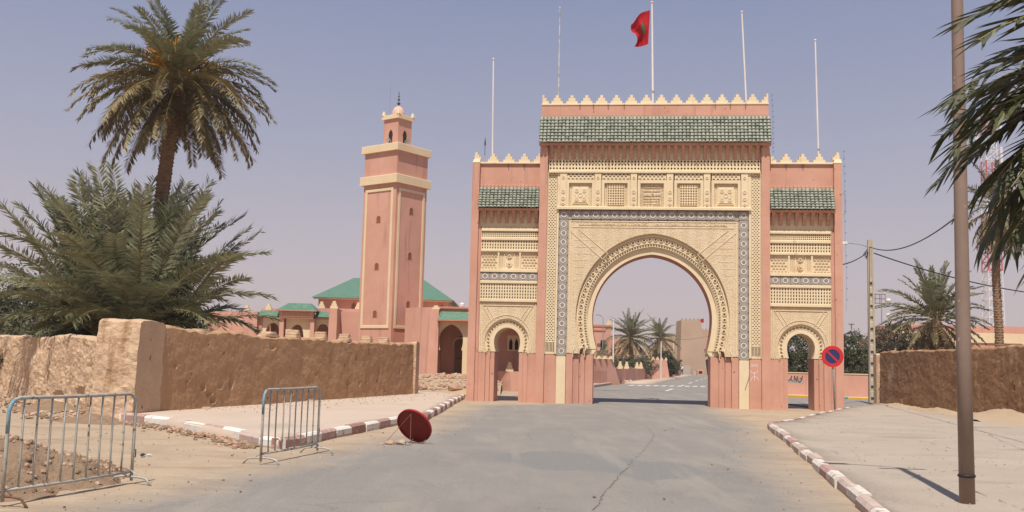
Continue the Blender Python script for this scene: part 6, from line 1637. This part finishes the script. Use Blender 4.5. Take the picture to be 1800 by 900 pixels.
# floodlight pole and street lamp beyond the right street
fp_ = thing('floodlight_pole', 'distant floodlight pole with two round white lamps left of the bushy palm', 'floodlight pole', (41.0, 110, .2))
b = MB(); b.tube([(0, 0, 0), (0, 0, 9.9)], [.10, .06], 6); b.build('pole', GREYM, fp_)
b = MB()
for z in (8.8, 9.3, 9.8): b.box(-.75, .45, -.04, .04, z, z + .07)
for x in (-.7, -.2, .4): b.box(x - .03, x + .03, -.06, -.045, 8.8, 9.85)
b.build('ladder_frame', RUST, fp_)
for z in (9.15, 7.5): b = MB(); b.lathe([(0, -.28), (.2, -.22), (.28, 0), (.2, .22), (0, .28)], (.78, 0, z), 10); b.tube([(0, 0, z - .2), (.78, 0, z - .2)], .03, 5); b.build('lamp_globe', WHITEP, fp_)
sl = thing('street_lamp', 'distant street lamp with a flat dish head right of the gate', 'street lamp', (30.8, 90, .2))
b = MB(); b.tube([(0, 0, 0), (0, 0, 5.5)], [.07, .045], 6); b.build('pole', GREYM, sl); b = MB(); b.lathe([(.05, 0), (.26, .06), (.27, .12), (.1, .2), (0, .2)], (0, 0, 5.45), 12); b.build('lamp_head', GREYM, sl)
for (x, y, h_, lab) in ((9.32, 90, 5.45, 'white bare pole at the near end of the far street'), (15.9, 105, 3.95, 'short white pole on the far street kerb before the leaning palm'), (21.3, 130, 4.7, 'white bare pole before the mud fortress wall')):
    t = thing('white_pole', lab, 'pole', (x, y, .1), 0, 'white poles along the far street'); b = MB(); b.tube([(0, 0, 0), (0, 0, h_)], [.075, .06], 8); b.build('pole', POLEW, t); b = MB(); b.lathe([(.09, 0), (.09, .03), (0, .08)], (0, 0, h_), 8); b.build('cap', POLEW, t)
tl = thing('street_lamp', 'small street lamp sticking up over the flat roofed pink house', 'street lamp', (11.9, 128, .1)); b = MB(); b.tube([(0, 0, 0), (0, 0, 7.4), (-.4, 0, 7.75)], .05, 6); b.build('pole', GREYM, tl); b = MB(); b.box(-.95, -.35, -.1, .1, 7.7, 7.82); b.build('lamp_head', GREYM, tl)
b = MB(); b.tube([(-6.93, .3, 10.1), (-6.93, .3, 10.62)], .012, 5); b.lathe([(0, .38), (.035, .46), (.02, .62), (0, .80)], (-6.93, .3, 10.1), 8); b.build('lightning_rod', BRONZE, gate)
cable('thin wire strung across the far street before the mud fortress', [(9.5, 88, 5.2), (24, 150, 5.6), (44, 190, 10.5)], [.5, 1.2], .02)
bpy.data.objects['cable.003']['group'] = 'thin wires over the far street'
bb_ = thing('barrier_block', 'small pink and dark barrier block on the road before the fortress', 'barrier', (33.9, 178, 0)); b = MB(); b.box(-.6, .6, -.3, .3, 0, 1.0, bev=.05); b.build('block', PINK2, bb_); b = MB(); b.box(-.25, .35, -.33, -.29, .35, .8); b.build('opening', DARK, bb_)

# small figures far down the street
def person(label, loc, rz, top, legs, stride=.18, robe=False):
    t = thing('person', label, 'person', loc, rz, None)
    import bmesh
    J = {'pel': (0, 0, .92), 'chest': (0, 0, 1.28), 'neck': (0, 0, 1.47), 'head': (0, -.02, 1.60), 'crown': (0, -.01, 1.72), 'shl': (-.18, 0, 1.40), 'ell': (-.24, .03, 1.12), 'hal': (-.23, -.06, .86), 'shr': (.18, 0, 1.40), 'elr': (.24, -.02, 1.12), 'har': (.22, -.14, .90),
         'hpl': (-.09, 0, .88), 'knl': (-.10, -stride * .5, .48), 'anl': (-.10, -stride * .4, .07), 'tol': (-.10, -stride * .4 - .14, .03), 'hpr': (.09, 0, .88), 'knr': (.10, stride * .4, .48), 'anr': (.10, stride, .09), 'tor': (.10, stride - .13, .03)}
    E_ = [('pel', 'chest'), ('chest', 'neck'), ('neck', 'head'), ('head', 'crown'), ('chest', 'shl'), ('shl', 'ell'), ('ell', 'hal'), ('chest', 'shr'), ('shr', 'elr'), ('elr', 'har'), ('pel', 'hpl'), ('hpl', 'knl'), ('knl', 'anl'), ('anl', 'tol'), ('pel', 'hpr'), ('hpr', 'knr'), ('knr', 'anr'), ('anr', 'tor')]
    RR = dict(pel=.13, chest=.145, neck=.055, head=.095, crown=.07, shl=.065, ell=.045, hal=.035, shr=.065, elr=.045, har=.035, hpl=.095, knl=.06, anl=.042, tol=.03, hpr=.095, knr=.06, anr=.042, tor=.03)
    def skin(name, keys, mat, grow):
        ks = [k for k in J if k in keys]; me = bpy.data.meshes.new(name); me.from_pydata([J[k] for k in ks], [(ks.index(a), ks.index(c)) for a, c in E_ if a in keys and c in keys], [])
        o = link(name, me, t); md = o.modifiers.new('skin', 'SKIN'); md.use_smooth_shade = True
        for i, k in enumerate(ks):
            r_ = RR[k] * grow; me.skin_vertices[0].data[i].radius = (r_, r_)
        me.skin_vertices[0].data[0].use_root = True
        s_ = o.modifiers.new('sub', 'SUBSURF'); s_.levels = 1; s_.render_levels = 1; me.materials.append(mat); return o
    skin('body', set(J), SKIN, 1.0)
    skin('shirt', {'pel', 'chest', 'shl', 'ell', 'shr', 'elr'}, top, 1.14)
    if robe:
        b = MB(); b.lathe([(.25, .10), (.22, .5), (.17, .95), (.15, 1.1)], n=14); b.build('robe', legs, t, smooth=True)
    else: skin('trousers', {'pel', 'hpl', 'knl', 'anl', 'hpr', 'knr', 'anr'}, legs, 1.16)
    b = MB(); b.lathe([(.100, 1.60), (.104, 1.66), (.085, 1.73), (0, 1.765)], n=12); b.build('hair', BLACK, t, smooth=True)
    return t
person('person in dark clothes walking by the far kerb', (28.1, 168, .05), .4, CLOTH_B, CLOTH_B)
person('person in a white shirt beside the one in dark clothes on the far kerb', (28.6, 166, .05), 2.4, CLOTH_W, CLOTH_B)
person('person in a long dull red robe behind the others on the far kerb', (27.3, 172, .05), 1.0, CLOTH_R, CLOTH_R, .05, True)
person('person in white top and dull red trousers by the right pier of the main arch', (31.2, 150, .02), -.6, CLOTH_W, CLOTH_R)
# ------------------------------------------------------------------ dusty air
hb = MB(); hb.box(-160, 160, -6, 250, -1.1, 44)
hm, hnt, hn, hl, hp = new_mat('dusty_air')
hn.remove(hp); hv = hn.new('ShaderNodeVolumePrincipled')
hv.inputs['Color'].default_value = (.92, .88, .88, 1); hv.inputs['Density'].default_value = .0005; hv.inputs['Anisotropy'].default_value = .3
hl.new(hv.outputs[0], hn['Material Output'].inputs['Volume'])
hb.build('haze', hm, kind='stuff')
